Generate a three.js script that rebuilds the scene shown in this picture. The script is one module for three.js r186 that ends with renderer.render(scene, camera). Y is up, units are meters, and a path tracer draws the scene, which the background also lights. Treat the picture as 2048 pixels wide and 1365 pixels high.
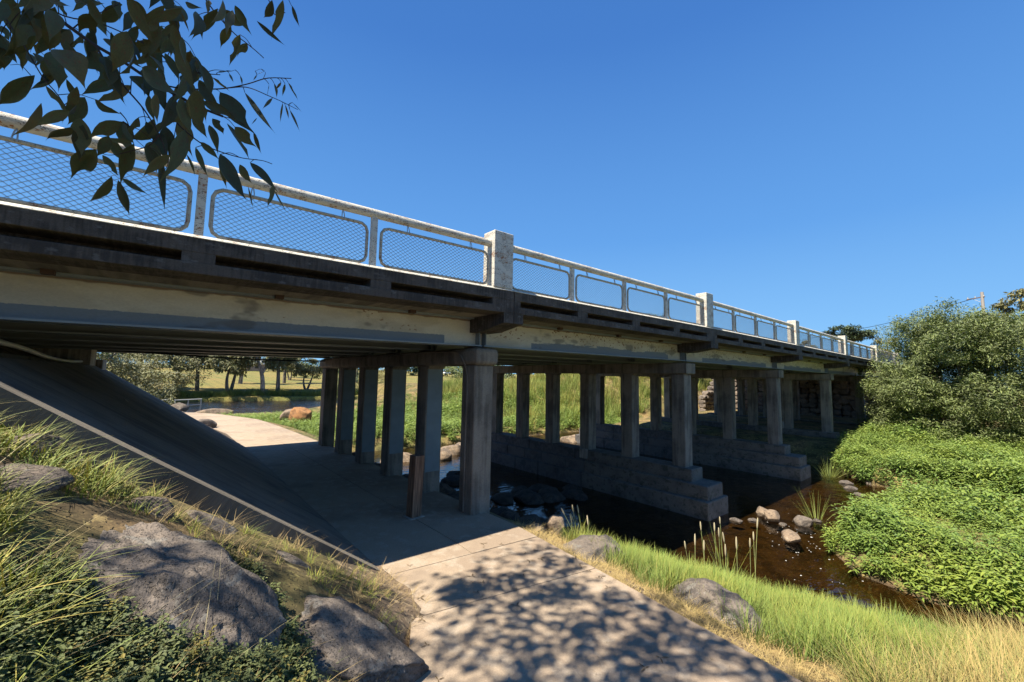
import * as THREE from 'three';
import { mergeGeometries, mergeVertices } from 'three/addons/utils/BufferGeometryUtils.js';
import { RoundedBoxGeometry } from 'three/addons/geometries/RoundedBoxGeometry.js';
import { ImprovedNoise } from 'three/addons/math/ImprovedNoise.js';

// ---------------------------------------------------------------- camera, sky, sun, exposure
const W = 1024, HT = 682;
const scene = new THREE.Scene();
const camera = new THREE.PerspectiveCamera(2 * Math.atan(682.5 / 837.07) * 180 / Math.PI, W / HT, 0.05, 2000);
camera.position.set(0, 2.2, 0);
camera.rotation.set(0.0888, -0.6935, 0.0191, 'YXZ');
camera.updateMatrixWorld(true);

const SUN = new THREE.Vector3(-0.50, 0.866, -0.018).normalize();
{
  const w = 512, h = 256, d = new Float32Array(w * h * 4);
  const stops = [[0, .150, .310, .465], [7, .108, .246, .440], [18, .062, .174, .384], [40, .030, .100, .284], [65, .022, .076, .226], [90, .019, .071, .208]];
  for (let j = 0; j < h; j++) {
    const el = Math.max(0, ((j + .5) / h - .5) * 180);
    let k = 0; while (k < stops.length - 2 && el > stops[k + 1][0]) k++;
    const a = stops[k], b = stops[k + 1], t = Math.min(1, (el - a[0]) / (b[0] - a[0]));
    for (let i = 0; i < w; i++) {
      const o = (j * w + i) * 4;
      for (let c = 0; c < 3; c++) d[o + c] = a[c + 1] + (b[c + 1] - a[c + 1]) * t;
      d[o + 3] = 1;
    }
  }
  const sky = new THREE.DataTexture(d, w, h, THREE.RGBAFormat, THREE.FloatType);
  sky.mapping = THREE.EquirectangularReflectionMapping; sky.magFilter = THREE.LinearFilter; sky.needsUpdate = true;
  scene.background = sky; scene.environment = sky;
}
const sun = new THREE.DirectionalLight(new THREE.Color(1, .92, .79), 5);
sun.position.copy(SUN).multiplyScalar(120).add(new THREE.Vector3(10, 0, -15)); sun.target.position.set(10, 0, -15);
sun.castShadow = true; sun.shadow.mapSize.set(4096, 4096);
Object.assign(sun.shadow.camera, { left: -60, right: 60, top: 60, bottom: -60, near: 1, far: 260 });
sun.shadow.radius = 1;
scene.add(sun, sun.target);
const EXPOSURE = 2.2;

// ---------------------------------------------------------------- helpers
const R = (s) => () => { s = (s + 0x6D2B79F5) | 0; let t = Math.imul(s ^ (s >>> 15), 1 | s); t = (t + Math.imul(t ^ (t >>> 7), 61 | t)) ^ t; return ((t ^ (t >>> 14)) >>> 0) / 4294967296; };
const V = (x, y, z) => new THREE.Vector3(x, y, z);
const clamp = (x, a = 0, b = 1) => Math.min(b, Math.max(a, x));
const lerp = (a, b, t) => a + (b - a) * t;
const ss = (a, b, x) => { const t = clamp((x - a) / (b - a)); return t * t * (3 - 2 * t); };
const pl = (pts, x) => { if (x <= pts[0][0]) return pts[0][1]; for (let i = 1; i < pts.length; i++) if (x <= pts[i][0]) return lerp(pts[i - 1][1], pts[i][1], (x - pts[i - 1][0]) / (pts[i][0] - pts[i - 1][0])); return pts[pts.length - 1][1]; };
const IN = new ImprovedNoise();
const n3 = (x, y, z) => IN.noise(x + 31.7, y + 17.3, z + 5.1);
const fbm = (x, y, z, o = 4) => { let s = 0, a = .5; for (let i = 0; i < o; i++) { s += a * n3(x, y, z); x *= 2.03; y *= 2.03; z *= 2.03; a *= .5; } return s; };
const names = {};
const numbered = (n) => { const k = names[n] = (names[n] ?? -1) + 1; return k ? n + '_' + String(k).padStart(3, '0') : n; };
function tag(o, label, category, group, kind) {
  if (label) o.userData.label = label;
  if (category) o.userData.category = category;
  if (group) o.userData.group = group;
  if (kind) o.userData.kind = kind;
  return o;
}
function thing(name, label, category, p = [0, 0, 0], ry = 0, group) {
  const o = new THREE.Group(); o.name = numbered(name); o.position.set(...p); o.rotation.y = ry; scene.add(o);
  return tag(o, label, category, group);
}
function mesh(name, g, m, parent = scene) {
  const o = new THREE.Mesh(g, m); o.name = parent === scene ? numbered(name) : name; o.castShadow = o.receiveShadow = true; parent.add(o); return o;
}
const struct = (name, g, m, label) => tag(mesh(name, g, m), label, name.replace(/_/g, ' '), null, 'structure');
// texture coordinates in metres, by the way each face points
function boxUV(g0, s = 1) {
  const g = g0.index ? g0.toNonIndexed() : g0; if (!g.attributes.normal) g.computeVertexNormals();
  const p = g.attributes.position, uv = new Float32Array(p.count * 2);
  for (let i = 0; i < p.count; i += 3) {
    const a = V().fromBufferAttribute(p, i), b = V().fromBufferAttribute(p, i + 1), c = V().fromBufferAttribute(p, i + 2);
    const n = b.clone().sub(a).cross(c.clone().sub(a)); const ax = Math.abs(n.x), ay = Math.abs(n.y), az = Math.abs(n.z);
    [a, b, c].forEach((q, k) => {
      const [u, v] = ay >= ax && ay >= az ? [q.x, q.z] : ax >= az ? [q.z, q.y] : [q.x, q.y];
      uv[(i + k) * 2] = u * s; uv[(i + k) * 2 + 1] = v * s;
    });
  }
  g.setAttribute('uv', new THREE.BufferAttribute(uv, 2)); return g;
}
class MB {
  constructor() { this.l = []; }
  add(g) { g = g.index ? g.toNonIndexed() : g; for (const k of Object.keys(g.attributes)) if (!['position', 'normal', 'uv', 'color'].includes(k)) g.deleteAttribute(k); this.l.push(g); return this; }
  box(x0, x1, y0, y1, z0, z1, r = 0) {
    const w = Math.abs(x1 - x0), h = Math.abs(y1 - y0), d = Math.abs(z1 - z0);
    const g = r ? new RoundedBoxGeometry(w, h, d, 1, r) : new THREE.BoxGeometry(w, h, d);
    g.translate((x0 + x1) / 2, (y0 + y1) / 2, (z0 + z1) / 2); return this.add(g);
  }
  tube(pts, r, seg = 8, n, closed = false) {
    const c = new THREE.CatmullRomCurve3(pts, closed, 'centripetal'); return this.add(new THREE.TubeGeometry(c, n ?? pts.length * 3, r, seg, closed));
  }
  bar(a, b, r, seg = 6, r2) {
    const d = b.clone().sub(a), g = new THREE.CylinderGeometry(r2 ?? r, r, d.length(), seg, 1, true);
    g.applyQuaternion(new THREE.Quaternion().setFromUnitVectors(V(0, 1, 0), d.normalize())); g.translate((a.x + b.x) / 2, (a.y + b.y) / 2, (a.z + b.z) / 2); return this.add(g);
  }
  geo(uv = 1, warp) {
    let g = this.l.length === 1 ? this.l[0] : mergeGeometries(this.l);
    if (warp) { const p = g.attributes.position; for (let i = 0; i < p.count; i++) p.setY(i, p.getY(i) + warp(p.getX(i))); }
    return uv ? boxUV(g, uv) : g;
  }
  build(name, m, parent, uv = 1, warp) { return mesh(name, this.geo(uv, warp), m, parent); }
}
// ---------------------------------------------------------------- procedural textures (colours given linear)
const hash = (x, y, s) => { let h = Math.imul(x, 374761393) ^ Math.imul(y, 668265263) ^ Math.imul(s, 1274126177); h = Math.imul(h ^ (h >>> 13), 1274126177); return ((h ^ (h >>> 16)) >>> 0) / 4294967296; };
function tn(u, v, p, s, q = p) { // periodic value noise, p x q cells
  const x = u * p, y = v * q, xi = Math.floor(x), yi = Math.floor(y), fx = x - xi, fy = y - yi, m = (a, n) => ((a % n) + n) % n;
  const a = hash(m(xi, p), m(yi, q), s), b = hash(m(xi + 1, p), m(yi, q), s), c = hash(m(xi, p), m(yi + 1, q), s), d = hash(m(xi + 1, p), m(yi + 1, q), s);
  const sx = fx * fx * (3 - 2 * fx), sy = fy * fy * (3 - 2 * fy); return lerp(lerp(a, b, sx), lerp(c, d, sx), sy);
}
const tf = (u, v, p, s, o = 4, q = p) => { let r = 0, a = .5, t = 0; for (let i = 0; i < o; i++) { r += a * tn(u, v, p << i, s + i * 7, q << i); t += a; a *= .55; } return r / t; };
const enc = (x) => Math.round(255 * (x <= .0031308 ? 12.92 * x : 1.055 * Math.pow(clamp(x), 1 / 2.4) - .055));
function texture(w, h, fn, srgb = true) {
  const d = new Uint8Array(w * h * 4);
  for (let j = 0; j < h; j++) for (let i = 0; i < w; i++) {
    const c = fn((i + .5) / w, (j + .5) / h), o = (j * w + i) * 4;
    if (srgb) { d[o] = enc(c[0]); d[o + 1] = enc(c[1]); d[o + 2] = enc(c[2]); } else d[o] = d[o + 1] = d[o + 2] = Math.round(255 * clamp(c));
    d[o + 3] = 255;
  }
  const t = new THREE.DataTexture(d, w, h); t.wrapS = t.wrapT = THREE.RepeatWrapping; t.magFilter = THREE.LinearFilter; t.minFilter = THREE.LinearMipmapLinearFilter; t.generateMipmaps = true;
  if (srgb) t.colorSpace = THREE.SRGBColorSpace; t.needsUpdate = true; return t;
}
const rep = (t, x, y = x) => { const c = t.clone(); c.repeat.set(x, y); c.needsUpdate = true; return c; };
const mix3 = (a, b, t) => [lerp(a[0], b[0], t), lerp(a[1], b[1], t), lerp(a[2], b[2], t)];
const mul3 = (a, k) => [a[0] * k, a[1] * k, a[2] * k];
const std = (o) => new THREE.MeshStandardMaterial({ roughness: .9, side: THREE.DoubleSide, ...o });
const lin = (r, g, b) => new THREE.Color().setRGB(r, g, b);
// ---------------------------------------------------------------- the lie of the land
const XL = [[-34, -3.4], [-30, -1.6], [-28, -.3], [-26, .6], [-22, 1.45], [-18, 1.95], [-15, 2.02], [-4.6, 2.02], [-3.65, 2.0], [-2.86, 1.6], [-1.5, 1.1], [0, .75], [4, .2]];
const XR = [[-34, -3], [-32.5, -1.5], [-30, 1.0], [-27, 2.6], [-23.5, 3.7], [-20, 3.95], [-16, 4.1], [-5, 4.25], [-1.15, 3.79], [4, 3.1]];
const XS = [[-40, 6.5], [-20, 5.9], [-12, 5.8], [-7, 6.0], [-4.5, 6.6], [-2, 7.55], [0, 8.45], [3, 9.6], [8, 11]];
const XRS = [[-17, 20], [-16, 21.5], [-5, 21.5], [-4.2, 19.7], [-3.3, 18.6], [-3.1, 12.6], [-2.6, 10.6], [-2, 9.7], [-1, 9.4], [1, 9.9], [4, 11], [8, 12.5]];
function land(x, z) {
  const xl = pl(XL, z), xr = pl(XR, z), bump = .05 * fbm(x * 1.3, z * 1.3, 2.2) + .02 * fbm(x * 5, z * 5, 7.7, 2);
  const far = ss(-16, -19, z);
  let y;
  if (x < xl) {
    const e = xl - x, top = 2.35 + .9 * ss(2.6, 6, e);
    y = Math.min(.62 * e, top) - .03 - .15 * (1 - ss(0, .4, e)) * (1 - far) * ss(-3.75, -3.4, z) + .05 * (1 - ss(0, .5, e)) * (1 - ss(-3.75, -3.4, z));
    y = Math.min(y, top) + bump * ss(0, .5, e);
    y *= lerp(1, .35, ss(-24, -36, z));
  } else if (x <= xr) { y = -.1; if (z > -4.9 && z < -2.9) { const w = (.07 + .14 * ss(-3.2, -4.2, z)) * (1 + .9 * n3(z * 3, 2, 8)), u = (x - xl) / w; if (u < 1) y = lerp(.012, -.014, u) - .12 * ss(-3.6, -3.2, z); } }
  else {
    const d = x - xr, xs = pl(XS, z);
    const t = clamp((d - .12) / Math.max(.6, xs - xr));
    y = -.07 - 1.1 * Math.pow(t, 1.25) + bump * (1 - t) * ss(0, .3, d);
    if (x > xs) y = Math.max(-1.36, -1.17 - .3 * (x - xs));
    const rs = pl(XRS, z);
    if (x > rs - .9) { const u = x - rs; y = Math.max(y, u < 0 ? -1.17 + .45 * u : Math.min(-.62, -1.17 + .55 * u) + bump + .5 * ss(19, 28, x)); y = lerp(y, Math.min(y, -1.35), ss(14.5, 15.1, x) * (1 - ss(18.0, 18.7, x + .35 * (z + 2))) * (1 - ss(.6, 2.2, z)) * ss(-3.4, -3.1, z)); y = lerp(y, Math.min(y, -1.34), ss(-2.2, -2.7, z - .2 * Math.max(0, x - 11.5)) * ss(10.6, 11.4, x) * (1 - ss(18, 18.8, x)) * (1 - ss(-4.6, -5.2, z))); }
    if (far > 0) {                                        // upstream of the bridge
      let f = lerp(-.12, -.72, ss(.2, 2.4, d)) + bump;
      f = Math.min(f, lerp(-.05, 0, d) );
      const wet = ss(-19.5, -17.5, z) * ss(5, 6, x);
      f = lerp(f, -1.5, wet);
      f += 1.9 * ss(15, 30, x + .45 * (-18 - z)) * ss(-19, -26, z) ;
      f += 2.2 * ss(27, 36, x) * ss(-15, -20, z) * (1 - ss(-30, -40, z));
      y = lerp(y, f, far);
    }
  }
  // the pond and the park behind it
  const pond = ss(-36.5, -39.5, z + .06 * (x - 5) + .8 * n3(x * .2, 3, 1)) * (1 - ss(20, 24, x)) * ss(-30, -22, x);
  if (pond > 0) y = lerp(y, -1.9, pond);
  if (z < -40) {
    const s = -(z + 59.5 - .02 * x + 1.2 * n3(x * .1, 9, 3)), g = s < 0 ? -1.9 + .0 : Math.min(-.75 + .75 * ss(0, 6, s) + .026 * s, 6.2);
    const sh = ss(-1.4, .3, s);
    y = lerp(y, g + .15 * fbm(x * .15, z * .15, 4), sh * (s > -1.5 ? 1 : 0));
  }
  if (z > 6 || x < -14) y = lerp(y, 3.2, ss(-14, -24, x) * (1 - pond) * (z > -36 ? 1 : 0));
  return y;
}
// ---------------------------------------------------------------- surfaces
const grain = texture(512, 512, (u, v) => [.35 * tf(u, v, 24, 3, 4) + .65 * tn(u, v, 256, 9)], false);
const pitBump = texture(512, 512, (u, v) => { const a = tf(u, v, 10, 5, 4), p = tn(u, v, 40, 8) * tn(u, v, 70, 18); return [.5 * a + .5 - ss(.42, .62, p) * .75]; }, false);
const pathMap = texture(1024, 1024, (u, v) => {
  const a = tf(u, v, 4, 1, 5), b = tf(u, v, 18, 2, 4), c = tn(u, v, 330, 4), s = tf(u, v, 6, 6, 5);
  let k = mix3([.36, .275, .19], [.285, .215, .15], ss(.35, .7, a)); k = mix3(k, [.39, .32, .24], ss(.52, .75, b) * .7);
  k = mul3(k, .84 + .3 * c); if (c > .93) k = mul3(k, .6);
  return mix3(k, [.2, .155, .115], ss(.64, .76, s) * .35);
});
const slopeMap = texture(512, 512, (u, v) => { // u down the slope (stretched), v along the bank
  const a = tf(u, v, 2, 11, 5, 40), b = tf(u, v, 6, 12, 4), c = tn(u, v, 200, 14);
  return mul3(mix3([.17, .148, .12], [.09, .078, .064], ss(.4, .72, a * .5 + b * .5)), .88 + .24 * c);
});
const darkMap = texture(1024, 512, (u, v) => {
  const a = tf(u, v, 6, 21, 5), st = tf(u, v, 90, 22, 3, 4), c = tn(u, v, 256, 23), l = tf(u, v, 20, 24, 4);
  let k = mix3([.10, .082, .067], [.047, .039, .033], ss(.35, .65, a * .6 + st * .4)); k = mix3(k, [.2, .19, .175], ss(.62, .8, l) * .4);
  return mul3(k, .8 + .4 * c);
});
const pierMap = texture(512, 512, (u, v) => {
  const a = tf(u, v, 5, 31, 5), st = tf(u, v, 30, 32, 3, 2), c = tn(u, v, 200, 33);
  return mul3(mix3([.265, .233, .188], [.122, .106, .087], ss(.36, .7, a * .55 + st * .45)), .85 + .3 * c);
});
const bluestoneMap = texture(512, 512, (u, v) => { const a = tf(u, v, 4, 141, 5), b = tf(u, v, 20, 142, 4), c = tn(u, v, 220, 143); let k = mix3([.125, .118, .112], [.062, .061, .062], ss(.36, .68, a * .5 + b * .5)); k = mix3(k, [.16, .15, .13], ss(.66, .8, b) * .5); return mul3(k, .8 + .4 * c); });
const stainShadeMap = texture(512, 512, (u, v) => { const a = tf(u, v, 3, 131, 5), b = tf(u, v, 14, 132, 4), c = tn(u, v, 200, 133), d = tf(u, v, 28, 134, 4); let k = mix3([.165, .148, .125], [.082, .076, .066], ss(.36, .7, a * .6 + b * .4)); k = mix3(k, [.05, .055, .035], ss(.58, .72, d) * .6); return mul3(k, .85 + .3 * c); });  // stained concrete, its base tone darkened to paint in shade under the deck
const whiteMap = texture(1024, 512, (u, v) => {
  const a = tf(u, v, 8, 41, 5), s = tf(u, v, 60, 42, 3), c = tf(u, v, 140, 43, 2), d = tf(u, v, 14, 44, 3);
  let k = mix3([.60, .565, .475], [.49, .44, .35], ss(.4, .7, a));
  k = mix3(k, [.10, .085, .07], ss(.60, .67, c) * ss(.36, .54, d)); // flaked specks
  return mix3(k, [.28, .11, .04], ss(.60, .68, s) * ss(.44, .58, a));  // rust
});
const steelMap = texture(256, 256, (u, v) => mul3([.205, .245, .27], .75 + .4 * tf(u, v, 6, 51, 4)));
const rockMap = texture(1024, 1024, (u, v) => {
  const a = tf(u, v, 5, 61, 5), b = tf(u, v, 24, 62, 4), c = tn(u, v, 300, 63), li = tf(u, v, 12, 64, 5), p = tn(u, v, 80, 8) * tn(u, v, 140, 18);
  let k = mix3([.185, .15, .118], [.095, .08, .068], ss(.35, .65, a)); k = mix3(k, [.18, .145, .112], ss(.5, .75, b) * .6);
  k = mix3(k, [.23, .22, .19], ss(.64, .74, li) * .5); k = mul3(k, .72 + .5 * c); return mul3(k, 1 - .6 * ss(.5, .68, p));
});
const soilMap = texture(1024, 1024, (u, v) => {
  const a = tf(u, v, 6, 71, 5), b = tf(u, v, 40, 72, 4), c = tn(u, v, 256, 73), d = tn(u, v, 400, 74);
  let k = mix3([.19, .14, .09], [.08, .06, .04], ss(.35, .65, a)); k = mix3(k, [.33, .26, .16], ss(.58, .72, b) * .8);
  return mul3(k, .6 + .5 * c + .3 * d);
});
const woodMap = texture(256, 512, (u, v) => { const a = tf(u, v, 40, 81, 3, 3), b = tf(u, v, 6, 82, 4); return mul3(mix3([.27, .16, .095], [.12, .066, .04], ss(.3, .7, a)), .7 + .6 * b); });
const barkMap = texture(256, 512, (u, v) => { const a = tf(u, v, 16, 91, 4, 4); return mix3([.20, .17, .14], [.055, .045, .038], ss(.35, .65, a)); });
const M = {
  path: std({ map: rep(pathMap, .42), roughness: .93, bumpMap: rep(grain, 2.2), bumpScale: .0035 }),
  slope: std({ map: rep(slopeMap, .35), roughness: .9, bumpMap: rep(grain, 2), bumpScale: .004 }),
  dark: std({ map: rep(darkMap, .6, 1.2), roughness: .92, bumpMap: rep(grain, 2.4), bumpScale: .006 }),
  soffit: std({ map: rep(pierMap, .35), roughness: .92, bumpMap: rep(grain, 2), bumpScale: .004 }),
  pier: std({ map: rep(pierMap, .5), roughness: .9, bumpMap: rep(grain, 2.2), bumpScale: .005 }),
  plinth: std({ map: rep(stainShadeMap, .4), roughness: .9, bumpMap: rep(pitBump, 1), bumpScale: .012 }),
  bluestone: std({ map: rep(bluestoneMap, .6), roughness: .9, bumpMap: rep(pitBump, 1.4), bumpScale: .015 }),
  patch: std({ map: rep(pierMap, .8), color: lin(1.5, 1.55, 1.6), roughness: .85 }),
  white: std({ map: rep(whiteMap, .8, 1.6), roughness: .55, bumpMap: rep(grain, 3), bumpScale: .002 }),
  frame: std({ color: lin(.72, .70, .64), map: rep(whiteMap, 1.5), roughness: .5 }),
  wire: std({ color: lin(.19, .20, .205), roughness: .6 }),
  steel: std({ map: rep(steelMap, 1), roughness: .5 }),
  rust: std({ color: lin(.075, .045, .032), roughness: .95 }),
  galv: std({ color: lin(.42, .42, .40), roughness: .5, metalness: .3 }),
  pvc: std({ color: lin(.5, .48, .43), roughness: .5 }),
  black: std({ color: lin(.015, .015, .016), roughness: .6 }),
  paint: std({ map: rep(steelMap, .7), color: lin(.95, 1.0, .98), roughness: .75 }),
  wood: std({ map: rep(woodMap, 2.2, 1), roughness: .85, bumpMap: rep(woodMap, 2.2, 1), bumpScale: .006 }),
};
function girderPaint(seed) { // cream web, a grey overpainted band with stepped edge, rust blooms; u runs the span, v the web height
  return texture(1024, 96, (u, v) => {
    const st = Math.floor(u * 26 + 1.5 * tn(u, v, 40, seed)), edge = .25 + .16 * (seed > 205 ? hash(st, 3, seed) : .4) + .02 * tn(u, v, 200, seed + 1, 4);
    const on = u > (seed > 205 ? .18 : -.1) && u < .9 && v < edge;
    const a = tf(u, v, 12, seed + 2, 4, 2), sp = tf(u, v, 170, seed + 3, 3, 14), z = tf(u, v, 9, seed + 4, 3, 2);
    let k = on ? [.185, .215, .235] : mix3([.59, .545, .42], [.49, .44, .325], ss(.4, .7, a));
    if (!on) k = mix3(k, [.19, .085, .03], ss(.66, .71, sp) * ss(seed > 205 ? .3 : .62, seed > 205 ? .42 : .75, z) * ss(.25, .5, v));
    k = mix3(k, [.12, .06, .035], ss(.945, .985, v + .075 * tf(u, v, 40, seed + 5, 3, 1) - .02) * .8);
    return mul3(mix3(k, [.10, .09, .08], ss(.66, .78, tf(u, v, 14, seed + 6, 4, 2)) * .6), .93 + .14 * tn(u, v, 500, seed + 7, 60));
  });
}
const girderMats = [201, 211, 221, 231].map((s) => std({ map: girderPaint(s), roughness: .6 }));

// ---------------------------------------------------------------- the bridge
const SPAN = 6.8, PX = (k) => 4.13 + SPAN * (k - 1);           // line of pier k
const CAMBER = [[-16.27, -.36], [-9.47, -.23], [-2.67, -.09], [4.13, .025], [10.93, .055], [17.73, .045], [24.53, .03], [31.33, .02], [38.13, 0], [46, -.02]];
const camber = (x) => pl(CAMBER, x);
const bridge = thing('bridge', 'long low concrete and steel road bridge on rows of columns over the creek and path', 'bridge');
const COLZ = [-5.87, -7.505, -9.14, -10.775, -12.41, -14.045];
const ZF = -4.93, ZB = -14.95;
for (let k = 0; k <= 5; k++) {                                    // span k runs from pier k to pier k+1
  const x0 = k ? PX(k) : -2.67, x1 = PX(k + 1), g = .006, w = (x) => camber(x);
  const xs0 = x0 + g, xs1 = x1 - g;
  // deck slab with its edge beam, kerb above, blocks between the drainage slots
  const d = new MB();
  d.box(xs0, xs1, 3.175, 3.35, ZF - .42, ZB); bridge.add(d.build('deck_slab', M.soffit, bridge, 1, w));
  const e = new MB(); e.box(xs0, xs1, 3.175, 3.285, ZF, ZF - .418, .008).box(xs0, xs1, 3.378, 3.535, ZF, ZF - .42, .01).box(xs0, xs1, 3.285, 3.378, ZF - .3, ZF - .41);
  const at = (k ? [0, 1.62, 3.29, 4.9, 6.8] : [0, 1.2, 2.86, 4.66, 6.8]).map((s) => PX(k) + s);
  at.forEach((x, i) => { const a = Math.max(xs0, x - (i ? .13 : .002)), b = Math.min(xs1, x + (i === 4 ? -.01 : .13)); const lo = i === 0 ? xs0 : i === 4 ? x - .42 : a, hi = i === 4 ? xs1 : b; e.box(lo, hi, 3.2845, 3.3785, ZF - .002, ZF - .3); });
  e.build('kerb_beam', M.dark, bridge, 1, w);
  const lip = new MB(), ls = new THREE.Shape([[ZF + .004, 3.518], [ZF + .006, 3.524], [ZF - .030, 3.556], [ZF - .36, 3.556], [ZF - .36, 3.50], [ZF - .02, 3.518]].map(([z, y]) => new THREE.Vector2(-z, y))), lg = new THREE.ExtrudeGeometry(ls, { depth: xs1 - xs0, bevelEnabled: false }); lg.rotateY(Math.PI / 2); lg.translate(xs0, 0, 0); lip.add(lg); lip.build('kerb_coping', M.white, bridge, 1, w);
  // girders over the columns
  COLZ.forEach((z, i) => {
    const f = new MB(); f.box(x0 + .02, x1 - .02, 2.70, 2.722, z + .14, z - .14).box(x0 + .02, x1 - .02, 3.152, 3.174, z + .14, z - .14);
    for (const sx of [x0 + .06, x1 - .07]) f.box(sx, sx + .012, 2.722, 3.152, z + .13, z + .012);
    const gm = f.build('girder', M.steel, bridge, 1, w);
    const web = new THREE.BoxGeometry(SPAN - .04, .43, .016); web.translate((x0 + x1) / 2, 2.937, z);
    const p = web.attributes.position, uv = web.attributes.uv;
    for (let j = 0; j < p.count; j++) { uv.setXY(j, (p.getX(j) - x0) / SPAN, (p.getY(j) - 2.722) / .43); p.setY(j, p.getY(j) + camber(p.getX(j))); }
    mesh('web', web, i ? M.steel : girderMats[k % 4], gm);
  });
  for (const s of [1.75, 3.65, 5.4]) new MB().box(x0 + s, x0 + s + .09, 3.13, 3.176, -5.62, -5.70).build('cleat', M.rust, bridge, 1, w);
  for (const s of [2.2, 4.6]) new MB().box(x0 + s, x0 + s + .08, 2.85, 3.05, COLZ[0] - .02, COLZ[5] + .02).build('cross_beam', M.steel, bridge, 1, w);
}
// corbels under the deck edge at every pier, split by the movement joint
for (let k = 1; k <= 5; k++) for (const s of [-1, 1]) {
  const a = PX(k), sh = new THREE.Shape([[ZF - .004, 3.18], [ZF - .004, 3.02], [-5.5, 2.93], [-5.86, 2.93], [-5.86, 3.18]].map(([z, y]) => new THREE.Vector2(z, y)));
  const g = new THREE.ExtrudeGeometry(sh, { depth: .185, bevelEnabled: false }); g.rotateY(-Math.PI / 2); g.translate(s < 0 ? a - .007 : a + .192, 0, 0);
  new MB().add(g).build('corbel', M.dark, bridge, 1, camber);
}
// piers: cap beam, six columns, stepped plinth in the creek
for (let k = 1; k <= 5; k++) {
  const x = PX(k), pier = new THREE.Group(); pier.name = 'pier'; bridge.add(pier);
  const c = new MB(); c.box(x - .25, x + .25, 2.405, 2.698, -5.58, -14.42, k === 1 ? .085 : .03);
  for (let i = 0; i < 6; i++) for (const s of [-1, 1]) {
    if ((i === 0 && s > 0) || (i === 5 && s < 0)) continue;
    const sh = new THREE.Shape([new THREE.Vector2(0, 0), new THREE.Vector2(.07, 0), new THREE.Vector2(0, -.07)]), g = new THREE.ExtrudeGeometry(sh, { depth: .34, bevelEnabled: false });
    if (s > 0) { g.rotateY(-Math.PI / 2); g.translate(x + .17, 2.406, COLZ[i] + .19); } else { g.rotateY(Math.PI / 2); g.translate(x - .17, 2.406, COLZ[i] - .19); }
    c.add(g);
  }
  c.build('cap_beam', M.pier, pier);
  for (const z of COLZ) { const m = new MB(); m.box(x - .19, x + .19, k === 1 ? -.3 : -.08, 2.41, z + .195, z - .195, .03); m.build('column', M.pier, pier); }
  if (k === 1) [1, 2, 3, 4].forEach((i) => new MB().box(x - .155, x + .155, .28 + .1 * ((i * 7) % 3), 2.36, COLZ[i] + .194, COLZ[i] + .1985, 0).build('painted_panel', M.paint, pier));
  for (const z of COLZ) new MB().box(x - .2, x + .2, 2.697, 2.71, z + .13, z - .13).build('bearing', M.rust, pier);
  if (k > 1) [[.3, -.05, -.40, -5.46, -14.7], [.42, -.37, -.74, -5.0, -15.1], [.56, -.715, -1.75, -4.93, -15.25]].forEach(([hw, t, b, z0, z1], s) => {
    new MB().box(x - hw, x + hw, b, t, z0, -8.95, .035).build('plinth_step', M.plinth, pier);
    for (let z = -8.96, i = 0, r = R(k * 31 + s * 7); z > z1; i++) { const L = i ? .8 + .45 * r() : .5 + .3 * s, q = Math.max(z - L, z1); new MB().box(x - hw + .02 * r(), x + hw - .02 * r(), b, t - .012 * r(), z, q + .012, .018).build('stone_block', M.bluestone, pier); z = q; }
  });
}
for (const [k, z, s, h, wd] of [[2, -8.9, -.31, .3, .3], [3, -9.2, -.31, .36, .5], [4, -7.6, -.31, .42, .7]]) new MB().box(PX(k) + s - .04, PX(k) + s + .03, -.30 - (k < 4 ? 0.02 : -.25), -.03 + (k < 4 ? .01 : .32), z, z - wd, .015).build('repair_patch', M.patch, bridge);
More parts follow.
